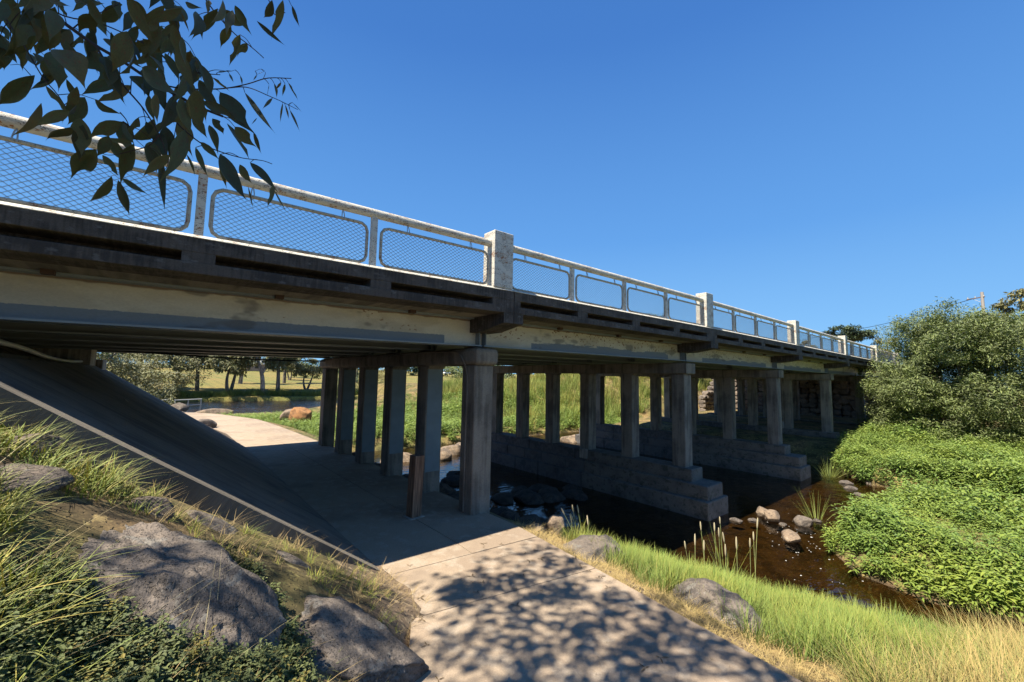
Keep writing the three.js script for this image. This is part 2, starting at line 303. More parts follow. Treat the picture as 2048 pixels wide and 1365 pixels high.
// painted panels on the faces of the near columns
// railings: one per span, hung between square end posts
const roundLoop = (x0, x1, y0, y1, z, r, n = 5) => { const p = []; for (const [cx, cy, a0] of [[x1 - r, y1 - r, 0], [x0 + r, y1 - r, 1], [x0 + r, y0 + r, 2], [x1 - r, y0 + r, 3]]) for (let i = 0; i <= n; i++) { const a = (a0 + i / n) * Math.PI / 2; p.push(V(cx + r * Math.cos(a), cy + r * Math.sin(a), z)); } return p; };
const ZR = ZF - .13;
for (let k = 0; k <= 5; k++) {
  const xa = PX(k) - .215, rail = new THREE.Group(); rail.name = 'railing'; bridge.add(rail);
  const xs = (k ? [0, 1.68, 3.27, 4.87, 6.8] : [0, 1.45, 3.06, 4.80, 6.8]).map((s) => xa + s), pe = .19;
  const ep = new MB(); ep.box(xs[4] - pe, xs[4] + pe - .004, 3.55, 4.43, ZF - .004, ZF - .29, .014); ep.build('end_post', M.white, rail, 1, () => camber(xs[4]));
  const tr = new MB(); { const n = 12, a = xs[0] + (k ? pe : pe), b = xs[4] - pe, pts = []; for (let i = 0; i <= n; i++) { const x = lerp(a, b, i / n); pts.push(V(x, 4.245, ZR)); } tr.add(new THREE.TubeGeometry(new THREE.CatmullRomCurve3(pts), 12, .057, 12)); }
  tr.build('top_rail', M.white, rail, 1, camber);
  for (const x of xs.slice(1, 4)) { const m = new MB(); m.box(x - .038, x + .038, 3.55, 4.2, ZR + .03, ZR - .03, .006); m.build('post', M.white, rail, 1, camber); }
  for (let i = 0; i < 4; i++) {
    const x0 = xs[i] + (i ? .07 : pe + .02), x1 = xs[i + 1] - (i === 3 ? pe + .02 : .07), y0 = 3.572, y1 = 4.105, r = .095;
    const f = new MB(), loop = roundLoop(x0 + .02, x1 - .02, y0 + .02, y1 - .02, ZR + .02, r); f.add(new THREE.TubeGeometry(new THREE.CatmullRomCurve3(loop, true, 'catmullrom', .0), 64, .019, 7, true));
    f.build('panel_frame', M.frame, rail, 1, camber);
    for (const t of [.22, .8]) { const hx = lerp(x0, x1, t), hk = new MB(); hk.tube([V(hx - .014, 4.075, ZR + .038), V(hx - .014, 4.12, ZR + .03), V(hx, 4.195, ZR + .01), V(hx + .014, 4.12, ZR + .03), V(hx + .014, 4.075, ZR + .038)], .006, 5, 10); hk.build('hook', M.galv, rail, 1, camber); }
    const wm = new MB(), px = .066, py = .046, w = x1 - x0 - .05, h = y1 - y0 - .05, bx = x0 + .025, by = y0 + .025, rr = .085, wr = .0024;
    const inside = (x, y) => { if (x < 0 || y < 0 || x > w || y > h) return false; const dx = Math.max(rr - x, x - (w - rr), 0), dy = Math.max(rr - y, y - (h - rr), 0); return dx * dx + dy * dy <= rr * rr || dx === 0 || dy === 0; };
    for (const s of [-1, 1]) for (let c = -Math.ceil(h / py) - 1; c < w / px + Math.ceil(h / py) + 1; c++) {  // interlocked zigzag: straight runs that lean either way
      let a = null, b = null;
      const N = 120; for (let q = 0; q <= N; q++) { const y = h * q / N, x = c * px + s * y * px / py; if (inside(x, y)) { a = a || [x, y]; b = [x, y]; } }
      if (a && b && b[1] - a[1] > .02) wm.bar(V(bx + a[0], by + a[1], ZR + .02 + s * .003), V(bx + b[0], by + b[1], ZR + .02 + s * .003), wr, 4);
    }
    wm.build('wire_mesh', M.wire, rail, 1, camber);
  }
}
// the post at the abutment beyond the left of the frame, far parapet beam and road surface
new MB().box(-2.885 - .19, -2.885 + .19, 3.55, 4.43, ZF - .004, ZF - .29, .014).build('end_post', M.white, bridge, 1, camber);
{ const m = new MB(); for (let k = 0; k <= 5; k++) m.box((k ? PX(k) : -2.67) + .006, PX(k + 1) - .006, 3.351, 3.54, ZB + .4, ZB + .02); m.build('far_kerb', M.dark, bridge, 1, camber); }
{ const m = new MB(); for (let k = -1; k <= 6; k++) m.box(k < 0 ? -40 : k ? PX(k) : -2.67, k < 0 ? -2.67 : k > 5 ? 70 : PX(k + 1), 3.352, 3.40, ZF - .43, ZB + .41); m.build('road_surface', std({ color: lin(.06, .06, .06), map: rep(rockMap, 1) }), bridge, 1, camber); }
// left abutment seat and its end block
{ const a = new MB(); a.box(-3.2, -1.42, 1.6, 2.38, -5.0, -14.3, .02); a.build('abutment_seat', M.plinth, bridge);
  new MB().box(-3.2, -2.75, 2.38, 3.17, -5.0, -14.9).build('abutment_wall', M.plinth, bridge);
  const e = new MB(); e.box(-2.1, -1.22, 1.7, 2.69, -12.9, -13.9, .02).box(-1.9, -1.10, 1.6, 2.46, -13.88, -14.8, .02); e.build('abutment_end_block', M.patch, bridge);
  new MB().tube([V(-1.30, 2.40, -4.6), V(-1.32, 2.47, -6.2), V(-1.34, 2.46, -7.6), V(-1.36, 2.38, -9.6), V(-1.36, 2.36, -11.5), V(-1.36, 2.39, -13.2)], .032, 8, 40).build('drain_pipe', M.pvc, bridge);
  new MB().tube([V(-1.3, 2.70, -13.7), V(.2, 2.64, -13.75), V(1.6, 2.60, -13.8), V(3, 2.60, -13.8), V(4.0, 2.63, -13.8)], .022, 6, 30).build('cable', M.black, bridge);
  new MB().tube([V(3.86, 2.66, -13), V(3.86, 2.66, -9), V(3.86, 2.64, -6.4), V(3.855, 2.60, -6.02), V(3.87, 2.46, -5.93), V(3.92, 2.36, -5.90), V(3.922, 1.2, -5.88), V(3.922, .02, -5.88)], .015, 7, 60).build('conduit', M.pier, bridge);
}
// right abutment: rubble stone wall and wing
{ const r = R(77), m = new MB();
  const stone = (x, y, z, sx, sy, sz) => { const g = mergeVertices(new THREE.IcosahedronGeometry(1, 1)); g.deleteAttribute('normal'); g.deleteAttribute('uv'); const g2 = mergeVertices(g), p = g2.attributes.position; for (let i = 0; i < p.count; i++) { const k = .75 + .4 * r(); p.setXYZ(i, x + clamp(p.getX(i) * k, -.7, .7) * sx, y + clamp(p.getY(i) * k, -.7, .7) * sy, z + clamp(p.getZ(i) * k, -.7, .7) * sz); } const g3 = g2.toNonIndexed(); g3.computeVertexNormals(); g3.setAttribute('uv', new THREE.BufferAttribute(new Float32Array(g3.attributes.position.count * 2), 2)); m.add(g3); };
  for (let y = -.9; y < 3.1; y += .36) for (let z = -3.4; z > -16.4; z -= .5) stone(37.6 + .12 * r(), y + .1 * r(), z + .2 * r(), .5, .27 + .06 * r(), .36 + .1 * r());
  for (let y = -.9; y < 2.8; y += .36) for (let x = 34; x < 37.6; x += .5) if (y < 3 - (37.6 - x) * .55) stone(x, y + .1 * r(), -16.4, .36 + .1 * r(), .27, .4);
  tag(m.build('rubble_wall', std({ map: rep(rockMap, .8), color: lin(1.15, 1.1, 1.05) }), bridge), null, null, null, 'stuff');
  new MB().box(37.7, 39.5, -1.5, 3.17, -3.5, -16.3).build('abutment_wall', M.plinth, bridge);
}
// ---------------------------------------------------------------- the setting
const grid = (parts) => { const a = []; for (const [x0, x1, n] of parts) for (let i = 0; i < n; i++) a.push(lerp(x0, x1, i / n)); a.push(parts[parts.length - 1][1]); return a; };
{
  const gx = grid([[-900, -60, 12], [-60, -14, 20], [-14, -3, 26], [-3, 9.5, 165], [9.5, 22, 84], [22, 42, 60], [42, 100, 36], [100, 1200, 14]]);
  const gz = grid([[-1500, -200, 12], [-200, -64, 34], [-64, -34, 60], [-34, -15, 64], [-15, -6, 72], [-6, 1.5, 110], [1.5, 9, 30], [9, 60, 16], [60, 400, 6]]);
  const nx = gx.length, nz = gz.length, p = new Float32Array(nx * nz * 3), c = new Float32Array(nx * nz * 3), uv = new Float32Array(nx * nz * 2), ix = [];
  for (let j = 0; j < nz; j++) for (let i = 0; i < nx; i++) {
    const x = gx[i], z = gz[j], y = land(x, z), o = j * nx + i; p.set([x, y, z], o * 3); uv.set([x, z], o * 2);
    let k = [1, .95, .9];                                            // soil
    const n = fbm(x * .9, z * .9, 12), n2 = fbm(x * .12, z * .12, 31);
    if (y < -1.1) k = z > -16 ? [.5, .43, .32] : [.5, .45, .35];      // creek bed
    else if (z < -58) k = mix3([.85, 1.15, .38], [1.3, 1.25, .5], ss(-.3, .35, n2 + .3 * n));   // mown park
    else if (x > pl(XR, z) + .3) k = mix3([.6, .75, .32], [1.3, 1.15, .7], ss(-.25, .3, n));     // grassy bank
    else if (x < pl(XL, z) - .5 && z > -5) k = mix3([.7, .75, .4], [1.1, .95, .7], ss(-.2, .25, n));
    c.set(k, o * 3);
  }
  for (let j = 0; j < nz - 1; j++) for (let i = 0; i < nx - 1; i++) { const a = j * nx + i; ix.push(a, a + nx, a + 1, a + 1, a + nx, a + nx + 1); }
  const g = new THREE.BufferGeometry(); g.setAttribute('position', new THREE.BufferAttribute(p, 3)); g.setAttribute('color', new THREE.BufferAttribute(c, 3)); g.setAttribute('uv', new THREE.BufferAttribute(uv, 2)); g.setIndex(ix); g.computeVertexNormals();
  struct('ground', g, std({ map: rep(soilMap, .55), vertexColors: true, roughness: 1, bumpMap: rep(pitBump, 1.3), bumpScale: .02 }), 'brown earth and grassy ground of the creek banks and the park beyond');
}
// concrete path: slabs with open joints
{
  const path = new THREE.Group(); path.name = 'path'; scene.add(path); tag(path, 'tan concrete footpath running under the bridge beside the columns', 'path', null, 'structure');
  const slab = (za, zb, fa, fb, skA, skB, gl, gr, th = 0) => {   // between joints za > zb, across fractions fa..fb of the width
    const N = 8, K = 4, top = [], r = [];
    for (let j = 0; j <= N; j++) for (let i = 0; i <= K; i++) {
      const t = j / N, zm = lerp(za - .005, zb + .005, t), xl = pl(XL, zm) + (gl ? .005 : 0), xr = pl(XR, zm) - (gr ? .005 : 0), full = [pl(XL, zm), pl(XR, zm)];
      const a = fa === 0 ? xl : lerp(full[0], full[1], fa) + .005, b = fb === 1 ? xr : lerp(full[0], full[1], fb) - .005, x = lerp(a, b, i / K);
      top.push(V(x, th + .003 * n3(x * 2, zm * 2, 4), zm + lerp(skA, skB, t) * (x - 3)));
    }
    const pos = [], q = (a, b, c, d) => pos.push(a, b, c, a, c, d), id = (j, i) => top[j * (K + 1) + i], low = (v) => V(v.x, -.13, v.z);
    for (let j = 0; j < N; j++) for (let i = 0; i < K; i++) q(id(j, i), id(j, i + 1), id(j + 1, i + 1), id(j + 1, i));
    for (let i = 0; i < K; i++) { q(low(id(0, i)), low(id(0, i + 1)), id(0, i + 1), id(0, i)); q(id(N, i), id(N, i + 1), low(id(N, i + 1)), low(id(N, i))); }
    for (let j = 0; j < N; j++) { q(id(j, 0), id(j + 1, 0), low(id(j + 1, 0)), low(id(j, 0))); q(low(id(j, K)), low(id(j + 1, K)), id(j + 1, K), id(j, K)); }
    const g = new THREE.BufferGeometry().setFromPoints(pos); g.computeVertexNormals(); mesh('concrete_slab', boxUV(g), M.path, path);
  };
  const sk = .17;
  slab(4, 1.2, 0, 1, 0, sk); slab(1.2, -1.0, 0, 1, sk, sk); slab(-1.0, -3.46, 0, 1, sk, sk); slab(-3.46, -4.5, 0, 1, sk, .08); 
  slab(-4.5, -7.4, 0, .52, .08, 0, 0, 0); slab(-4.5, -7.4, .52, 1, .08, 0, 0, 0, .002);
  for (const [a, b] of [[-7.4, -10], [-10, -12.6], [-12.6, -15.2]]) { slab(a, b, 0, .52, 0, 0); slab(a, b, .52, 1, 0, 0, 0, 0, .003); }
  for (const [a, b] of [[-15.2, -17.4], [-17.4, -19.6], [-19.6, -21.8], [-21.8, -24], [-24, -26.2], [-26.2, -28.4], [-28.4, -30.6], [-30.6, -33]]) slab(a, b, 0, 1, 0, 0);
}
// sloping concrete face below the left abutment
{
  const s = .70, L = Math.hypot(3.3, 3.3 * s), g = new THREE.BoxGeometry(L, .2, 10.25, 24, 1, 60), p = g.attributes.position, uv = g.attributes.uv;
  const a = Math.atan(s);
  for (let i = 0; i < p.count; i++) { const u = p.getX(i), h = p.getY(i), z = p.getZ(i); uv.setXY(i, u + L / 2, z); p.setXYZ(i, u, h + (h > 0 ? .006 * fbm(u * 1.5, z * 1.5, 3) : 0), z); }
  g.rotateZ(-a); g.translate(2.05 - Math.cos(a) * L / 2 - Math.sin(a) * .1 + .02, Math.sin(a) * L / 2 - Math.cos(a) * .1, -4.66 - 10.25 / 2); g.computeVertexNormals();
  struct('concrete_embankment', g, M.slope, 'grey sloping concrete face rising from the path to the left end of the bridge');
}
// creek and pond
{
  const rip = texture(512, 512, (u, v) => [tf(u, v, 9, 101, 4, 14)], false);
  const sheet = (x0, x1, z0, z1) => { const g = new THREE.PlaneGeometry(x1 - x0, z1 - z0); g.rotateX(-Math.PI / 2); g.translate((x0 + x1) / 2, -1.15, (z0 + z1) / 2); const p = g.attributes.position, uv = g.attributes.uv; for (let i = 0; i < p.count; i++) uv.setXY(i, p.getX(i), p.getZ(i)); return g; };
  const water = (s, ro = .04) => new THREE.MeshPhysicalMaterial({ color: lin(.44, .36, .22), roughness: ro, transmission: 1, thickness: 0, ior: 1.33, bumpMap: rep(rip, s), bumpScale: s < .4 ? .22 : .014, side: THREE.DoubleSide });
  struct('creek_water', sheet(3, 32, -33, 20), water(.5), 'shallow brown tea coloured water of the creek under the bridge');
  struct('pond_water', sheet(-40, 45, -82, -33), water(.22, .16), 'rippled blue reflecting pond between the far path and the park');
}
// ---------------------------------------------------------------- plants: builders
const leafMat = (r, g, b, tr = .3) => new THREE.MeshPhysicalMaterial({ color: lin(r, g, b), roughness: .75, transmission: tr, thickness: 0, side: THREE.DoubleSide, vertexColors: true });
class Soup { // triangles with colours
  constructor() { this.p = []; this.c = []; }
  tri(a, b, c, k) { for (const v of [a, b, c]) { this.p.push(v.x, v.y, v.z); this.c.push(...k); } }
  quad(a, b, c, d, k) { this.tri(a, b, c, k); this.tri(a, c, d, k); }
  geo() { const g = new THREE.BufferGeometry(); g.setAttribute('position', new THREE.Float32BufferAttribute(this.p, 3)); g.setAttribute('color', new THREE.Float32BufferAttribute(this.c, 3)); g.computeVertexNormals(); g.setAttribute('uv', new THREE.BufferAttribute(new Float32Array(this.p.length / 3 * 2), 2)); return g; }
}
// a blade of grass from b, leaning along d, height h
function blade(s, b, dx, dz, h, w, bend, k, n = 3) {
  const len = Math.hypot(dx, dz) || 1, px = -dz / len, pz = dx / len; let pl_ = null;
  for (let i = 0; i <= n; i++) {
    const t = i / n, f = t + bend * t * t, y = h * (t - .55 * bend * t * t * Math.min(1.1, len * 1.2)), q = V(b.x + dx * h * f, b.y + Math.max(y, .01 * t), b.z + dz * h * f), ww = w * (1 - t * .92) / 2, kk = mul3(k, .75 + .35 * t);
    const A = V(q.x - px * ww, q.y, q.z - pz * ww), B = V(q.x + px * ww, q.y, q.z + pz * ww);
    if (pl_) s.quad(pl_[0], pl_[1], B, A, kk); pl_ = [A, B];
  }
}
function tuft(seed, o) {
  const r = R(seed), s = new Soup();
  for (let i = 0; i < o.n; i++) {
    const a = r() * 6.283, q = Math.sqrt(r()) * o.spread, l = o.lean * (.2 + r()), b = a + (r() - .5) * 1.6;
    const dry = r() < o.dry, dc = o.straw ?? [1.75, 1.35, 1.6], k = dry ? mix3(dc, mul3(dc, .68), r()) : mix3([.75, .95, .7], [1.3, 1.2, 1], r());
    blade(s, V(Math.cos(a) * q, 0, Math.sin(a) * q), Math.cos(b) * l, Math.sin(b) * l, o.h * (.45 + .65 * r()), o.w * (.7 + .6 * r()), o.bend * r(), k, o.seg ?? 3);
  }
  return s.geo();
}
function lance(s, b, d, up, L, w, droop, k) { // one pointed leaf, folded along its midrib
  const side = d.clone().cross(up).normalize(), p = [];
  for (const t of [0, .4, .75, 1]) { const q = b.clone().addScaledVector(d, L * t); q.y -= droop * L * t * t; p.push(q); }
  const ww = [0, w / 2, w * .36, 0], e = (i, sg) => p[i].clone().addScaledVector(side, sg * ww[i]).addScaledVector(up, ww[i] * .35);
  for (const sg of [-1, 1]) { s.tri(p[0], p[1], e(1, sg), k); s.quad(p[1], p[2], e(2, sg), e(1, sg), k); s.tri(p[2], p[3], e(2, sg), k); }
}
function herb(seed, o) { // upright stems with drooping pointed leaves
  const r = R(seed), s = new Soup();
  for (let st = 0; st < o.stems; st++) {
    const a0 = r() * 6.28, q = o.spread * Math.sqrt(r()), base = V(Math.cos(a0) * q, 0, Math.sin(a0) * q), h = o.h * (.6 + .5 * r()), lx = (r() - .5) * .35 + Math.cos(a0) * .2, lz = (r() - .5) * .35 + Math.sin(a0) * .2;
    blade(s, base, lx, lz, h, .012, 0, [.9, .9, .6], 2);
    for (let i = 0; i < o.leaves; i++) {
      const t = .25 + .75 * (i + r() * .5) / o.leaves, a = i * 2.4 + r(), el = .15 + .75 * t * r(), d = V(Math.cos(a) * Math.cos(el), Math.sin(el), Math.sin(a) * Math.cos(el));
      const k = mix3([.8, .92, .7], [1.35, 1.25, 1.1], r()), L = o.leaf * (.65 + .5 * r()) * (t > .9 ? .7 : 1);
      lance(s, V(base.x + lx * h * t, h * t, base.z + lz * h * t), d, V(-d.x * d.y, 1, -d.z * d.y).normalize(), L, L * o.width, .55 * r() + .15, k);
    }
  }
  return s.geo();
}
function scatter(name, label, category, geos, m, spots) { // many small plants as one object of stuff
  const top = new THREE.Group(); top.name = numbered(name); scene.add(top); tag(top, label, category, null, 'stuff');
  const by = geos.map(() => []); spots.forEach((s, i) => by[i % geos.length].push(s));
  const mtx = new THREE.Matrix4(), q = new THREE.Quaternion(), e = new THREE.Euler();
  geos.forEach((g, gi) => {
    if (!by[gi].length) return;
    const im = new THREE.InstancedMesh(g, m, by[gi].length); im.name = name + '_patch'; im.castShadow = im.receiveShadow = true; im.userData.kind = 'stuff';
    by[gi].forEach((s, i) => { e.set(s.tx ?? 0, s.a, s.tz ?? 0); mtx.compose(V(s.x, s.y, s.z), q.setFromEuler(e), V(s.s * (s.sw ?? 1), s.s, s.s * (s.sw ?? 1))); im.setMatrixAt(i, mtx); im.setColorAt(i, new THREE.Color().setRGB(...(s.k ?? [1, 1, 1]))); });
    top.add(im);
  });
  return top;
}
// leafy crown: leaves in uneven clumps through ellipsoids
function crown(seed, clumps, o) {
  const r = R(seed), s = new Soup();
  for (const [cx, cy, cz, rx, ry, rz, n] of clumps) {
    const sub = []; for (let i = 0; i < (o.subs ?? 14); i++) { let d; do d = V(r() * 2 - 1, r() * 2 - 1, r() * 2 - 1); while (d.lengthSq() > 1 || d.lengthSq() < .15); d.normalize().multiplyScalar(.55 + .5 * r()); sub.push([d, .22 + .26 * r(), .8 + .4 * r()]); }
    for (let i = 0; i < n; i++) {
      const [d, rad, kk] = sub[Math.floor(r() * sub.length)]; let v; do v = V(r() * 2 - 1, r() * 2 - 1, r() * 2 - 1); while (v.lengthSq() > 1);
      const p = V(cx + (d.x + v.x * rad) * rx, cy + (d.y + v.y * rad * .8) * ry, cz + (d.z + v.z * rad) * rz);
      if (o.clip && !o.clip(p)) continue;
      const a = r() * 6.283, el = (r() - .5) * 1.6 - (o.hang ?? .5), dir = V(Math.cos(a) * Math.cos(el), Math.sin(el), Math.sin(a) * Math.cos(el)), sd = V(-Math.sin(a), (r() - .5) * 1.4, Math.cos(a)).normalize();
      const L = o.leaf * (.6 + .8 * r()), w = L * o.width, e = p.clone().addScaledVector(dir, L), m1 = p.clone().addScaledVector(dir, L * .45).addScaledVector(sd, w / 2), m2 = p.clone().addScaledVector(dir, L * .45).addScaledVector(sd, -w / 2), k = mul3(mix3([.75, .85, .7], [1.3, 1.2, 1.1], r()), kk);
      s.tri(p, m1, e, k); s.tri(p, e, m2, k);
    }
  }
  return s.geo();
}
function limbs(list, seg = 7) { const m = new MB(); for (const [r0, r1, ...pts] of list) { const c = new THREE.CatmullRomCurve3(pts.map((p) => V(...p)), false, 'centripetal'), n = pts.length * 4, g = new THREE.TubeGeometry(c, n, 1, seg), p = g.attributes.position; for (let i = 0; i <= n; i++) { const q = c.getPointAt(i / n), rr = lerp(r0, r1, i / n); for (let j = 0; j <= seg; j++) { const o = i * (seg + 1) + j; p.setXYZ(o, q.x + (p.getX(o) - q.x) * rr, q.y + (p.getY(o) - q.y) * rr, q.z + (p.getZ(o) - q.z) * rr); } } m.add(g); } return m; }
// boulders: rounded facets cut from a ball, rough with pits
function rockGeo(seed, sx, sy, sz, det = 4, rough = .07, nc = 11) {
  const r = R(seed), cuts = []; for (let i = 0; i < nc; i++) { const d = V(r() * 2 - 1, r() * 1.6 - .6, r() * 2 - 1).normalize(); cuts.push([d, .62 + .3 * r()]); }
  let g = new THREE.IcosahedronGeometry(1, Math.max(1, Math.round(2 ** det / 1.6))); g.deleteAttribute('normal'); g.deleteAttribute('uv'); g = mergeVertices(g, 1e-5);
  const p = g.attributes.position;
  for (let i = 0; i < p.count; i++) {
    const d = V().fromBufferAttribute(p, i).normalize(); let k = 1.0; for (const [c, h] of cuts) { const t = d.dot(c); if (t > .05) { const q = h / t, w = .035; k = k - q > w ? q : q > k + w ? k : Math.min(k, q) - ((w - Math.abs(k - q)) ** 2) / (4 * w); } }
    const f = seed * 3.7, rg = 1 - Math.abs(2 * n3(d.x * 2.6 + f, d.y * 2.6 + 4, d.z * 2.6)), nn = 1 + rough * (1.3 * fbm(d.x * 1.7 + f, d.y * 1.7, d.z * 1.7, 3) + .2 * (rg * rg - .5) + .6 * fbm(d.x * 7 + f, d.y * 7, d.z * 7, 4)) - rough * .45 * Math.max(0, n3(d.x * 11 + f, d.y * 11, d.z * 11) - .15);
    d.multiplyScalar(k * nn); p.setXYZ(i, d.x * sx, d.y * sy, d.z * sz);
  }
  g.computeVertexNormals(); const nrm = g.attributes.normal; const g2 = g.toNonIndexed(); return boxUV(g2);
}
const rockMats = [[1, 1, 1], [.8, .78, .78], [1.5, 1.35, 1.15], [.45, .44, .43]].map((k) => std({ map: rep(rockMap, .9), color: lin(...k), roughness: .95, bumpMap: rep(pitBump, 3), bumpScale: .02 }));
function rock(label, x, y, z, seed, sx, sy, sz, o = {}) {
  const m = mesh(o.name ?? 'rock', o.geo ?? rockGeo(seed, sx, sy, sz, o.det ?? 3, o.rough), rockMats[o.mat ?? 0]); m.position.set(x, y, z); m.rotation.set(o.rx ?? 0, o.ry ?? 0, o.rz ?? 0);
  return tag(m, label, o.cat ?? 'rock', o.group);
}
// ---------------------------------------------------------------- rocks
{ // the two large boulders of the left bank, each lying along the slope
  const orient = (m, ax, up) => { const X = V(...ax).normalize(), Y = V(...up); Y.addScaledVector(X, -Y.dot(X)).normalize(); const Z = X.clone().cross(Y); m.setRotationFromMatrix(new THREE.Matrix4().makeBasis(X, Y, Z)); };
  const a = rock('huge rough dark basalt boulder among the weeds left of the path', .05, .78, -3.16, 4, .90, .42, .54, { det: 6, rough: .15 }); orient(a, [.62, -.56, .50], [.45, .88, .25]);
  const b = rock('long humped brown boulder beside the left edge of the path', 1.12, .22, -3.14, 9, .78, .32, .46, { det: 6, rough: .11, mat: 0 }); orient(b, [.86, -.50, .20], [.42, .9, .2]);
}
rock('flat topped brown rock above the huge boulder, against the concrete slope', .33, .93, -4.30, 14, .42, .12, .24, { det: 5, ry: -.5, rz: -.45 });
rock('small dark rock just behind the top of the huge boulder', -.05, 1.15, -4.02, 15, .20, .16, .17, { det: 5, mat: 1 });
rock('low brown rock between the two big boulders and the concrete slope', .85, .58, -4.05, 16, .36, .11, .22, { det: 5, ry: -.4, rz: -.5 });
rock('dark rock at the left edge of the photo, half hidden in grass', -.66, 1.50, -3.72, 17, .30, .16, .22, { det: 5, mat: 1 });
rock('dark rock higher up the bank near the top of the concrete slope', -.70, 1.64, -4.36, 18, .24, .13, .16, { det: 5, mat: 1 });
rock('small dark rock in the grass close under the concrete slope edge', -.42, 1.45, -4.42, 19, .15, .10, .11, { det: 4, mat: 1 });
rock('flat rock at the corner where the path leaves the bridge shadow', 4.62, -.17, -4.98, 24, .34, .13, .2, { det: 4, mat: 2 });
rock('small pointed pale rock on the right edge of the path', 5.02, -.17, -4.86, 25, .20, .20, .16, { det: 4, mat: 2 });
rock('wide low brown boulder bordering the right side of the path', 4.86, -.24, -3.92, 26, .66, .32, .48, { det: 5, rough: .15, mat: 0, ry: .3 });
rock('nearest brown boulder on the right of the path, in yellow grass', 4.62, -.27, -2.18, 27, .56, .30, .42, { det: 5, rough: .15, mat: 0, ry: 1.1 });
rock('wet pale stone breaking the creek water beyond the pier base', 12.05, -1.10, -4.30, 28, .55, .13, .18, { det: 4, mat: 2, ry: .5 });
rock('rounded grey stone in front of the long pale stone in the creek', 11.75, -1.08, -4.02, 29, .27, .18, .2, { det: 4, mat: 2 });
rock('mossy round stone in the creek nearest the leafy bank', 12.1, -1.10, -3.45, 30, .28, .17, .2, { det: 4, mat: 0 });
rock('flat pale stone in the creek closest to the camera', 10.75, -1.10, -3.3, 31, .42, .12, .2, { det: 4, mat: 2, ry: .3 });
{ // wet stones in the shade under the bridge
  const r = R(501), vars = [41, 42, 43, 44, 45].map((s) => rockGeo(s, 1, .5, .8, 3, .08)); let n = 0;
  const ord = ['first', 'second', 'third', 'fourth', 'fifth', 'sixth', 'seventh', 'eighth', 'ninth', 'tenth', 'eleventh', 'twelfth', 'thirteenth', 'fourteenth'];
  const put = (label, x, z, s, g, y, mat) => { const m = rock(label, x, y ?? Math.max(land(x, z) + .02, -1.2), z, 0, 1, 1, 1, { geo: vars[n++ % 5], mat, group: g, ry: r() * 6 }); m.scale.setScalar(s); };
  const G1 = 'wet stones in the shaded creek under the bridge', gaps = [[], [], [], [], [], []];
  for (let i = 0; i < 34; i++) { const z = -5.2 - 9.5 * r(), x = 4.6 + r() * r() * 2.1 + (z > -7.5 ? .1 : .2), s = .15 + .30 * r(); gaps[clamp(Math.floor((-5.9 - z) / 1.635) + 1, 0, 5)].push([x, z, s]); }
  gaps.forEach((l, k) => l.sort((a, b) => a[0] - b[0]).forEach(([x, z, s], i) => put(`dark wet stone ${k ? 'behind the ' + ord[k - 1] + ' column' : 'in front of the nearest column'}, ${ord[i]} from the path`, x, z, s, G1, null, 3)));
  [[6.6, -6.0, .3], [7.2, -6.4, .3], [6.9, -7.4, .35], [7.0, -9.9, .4], [7.5, -9.3, .5], [8.05, -8.9, .55], [8.3, -9.5, .45], [8.7, -8.6, .6], [9.0, -9.2, .5], [9.3, -8.35, .5], [9.75, -8.7, .45], [6.3, -12.4, .4], [7.4, -11.6, .5], [7.9, -12.4, .4]].forEach(([x, z, s], i) => put(`flat dark stone standing out of the shaded pool, ${ord[i]} counted from the near end`, x, z, s, G1, -1.17, 3));
  [[11.0, -4.55, .16], [11.35, -4.3, .12], [11.6, -3.75, .13], [12.6, -3.3, .12], [16.6, -3.25, .16], [17.4, -3.6, .22], [18.2, -3.9, .2], [18.8, -3.3, .24]].forEach(([x, z, s], i) => put(`small wet stone poking out of the sunlit brown creek, ${ord[i]} from the left`, x, z, s, 'small stones in the sunlit creek', -1.15, 0));
  [[6.9, -15.5, .5], [7.6, -15.9, .6], [8.6, -16.0, .6], [9.2, -15.6, .7], [10.0, -16.2, .8], [10.9, -16.6, .7], [13.4, -29.5, 1.2], [17.3, -15.6, .7], [18.1, -15.9, .5], [21.5, -22.5, .8]].forEach(([x, z, s], i) => put(`pale sunlit stone in water beyond the bridge, ${ord[i]} from the left`, x, z, s, 'pale stones beyond the bridge', -1.12, 2));
}
rock('orange lichen covered boulder on the grass right of the far path', 6.25, -.2, -26.3, 33, .62, .66, .5, { det: 4, name: 'boulder' }).material = std({ map: rep(rockMap, .9), color: lin(2.1, 1.25, .6), roughness: .95 });
rock('brown boulder leaning against the left of the orange boulder', 5.75, -.25, -26.6, 34, .5, .55, .5, { det: 4, mat: 2, name: 'boulder' });
rock('flat pinkish slab of rock at the edge of the pond', 2.9, -.62, -34.6, 35, 1.2, .42, .6, { det: 4, mat: 2 });
rock('dark block of rock at the end of the concrete slope by the pond rail', .8, .08, -30.5, 36, .62, .42, .5, { det: 4, mat: 0 });
rock('squared dark rock on the left edge of the far path', 1.35, .05, -20.6, 37, .62, .32, .4, { det: 4, mat: 0, ry: .6 });
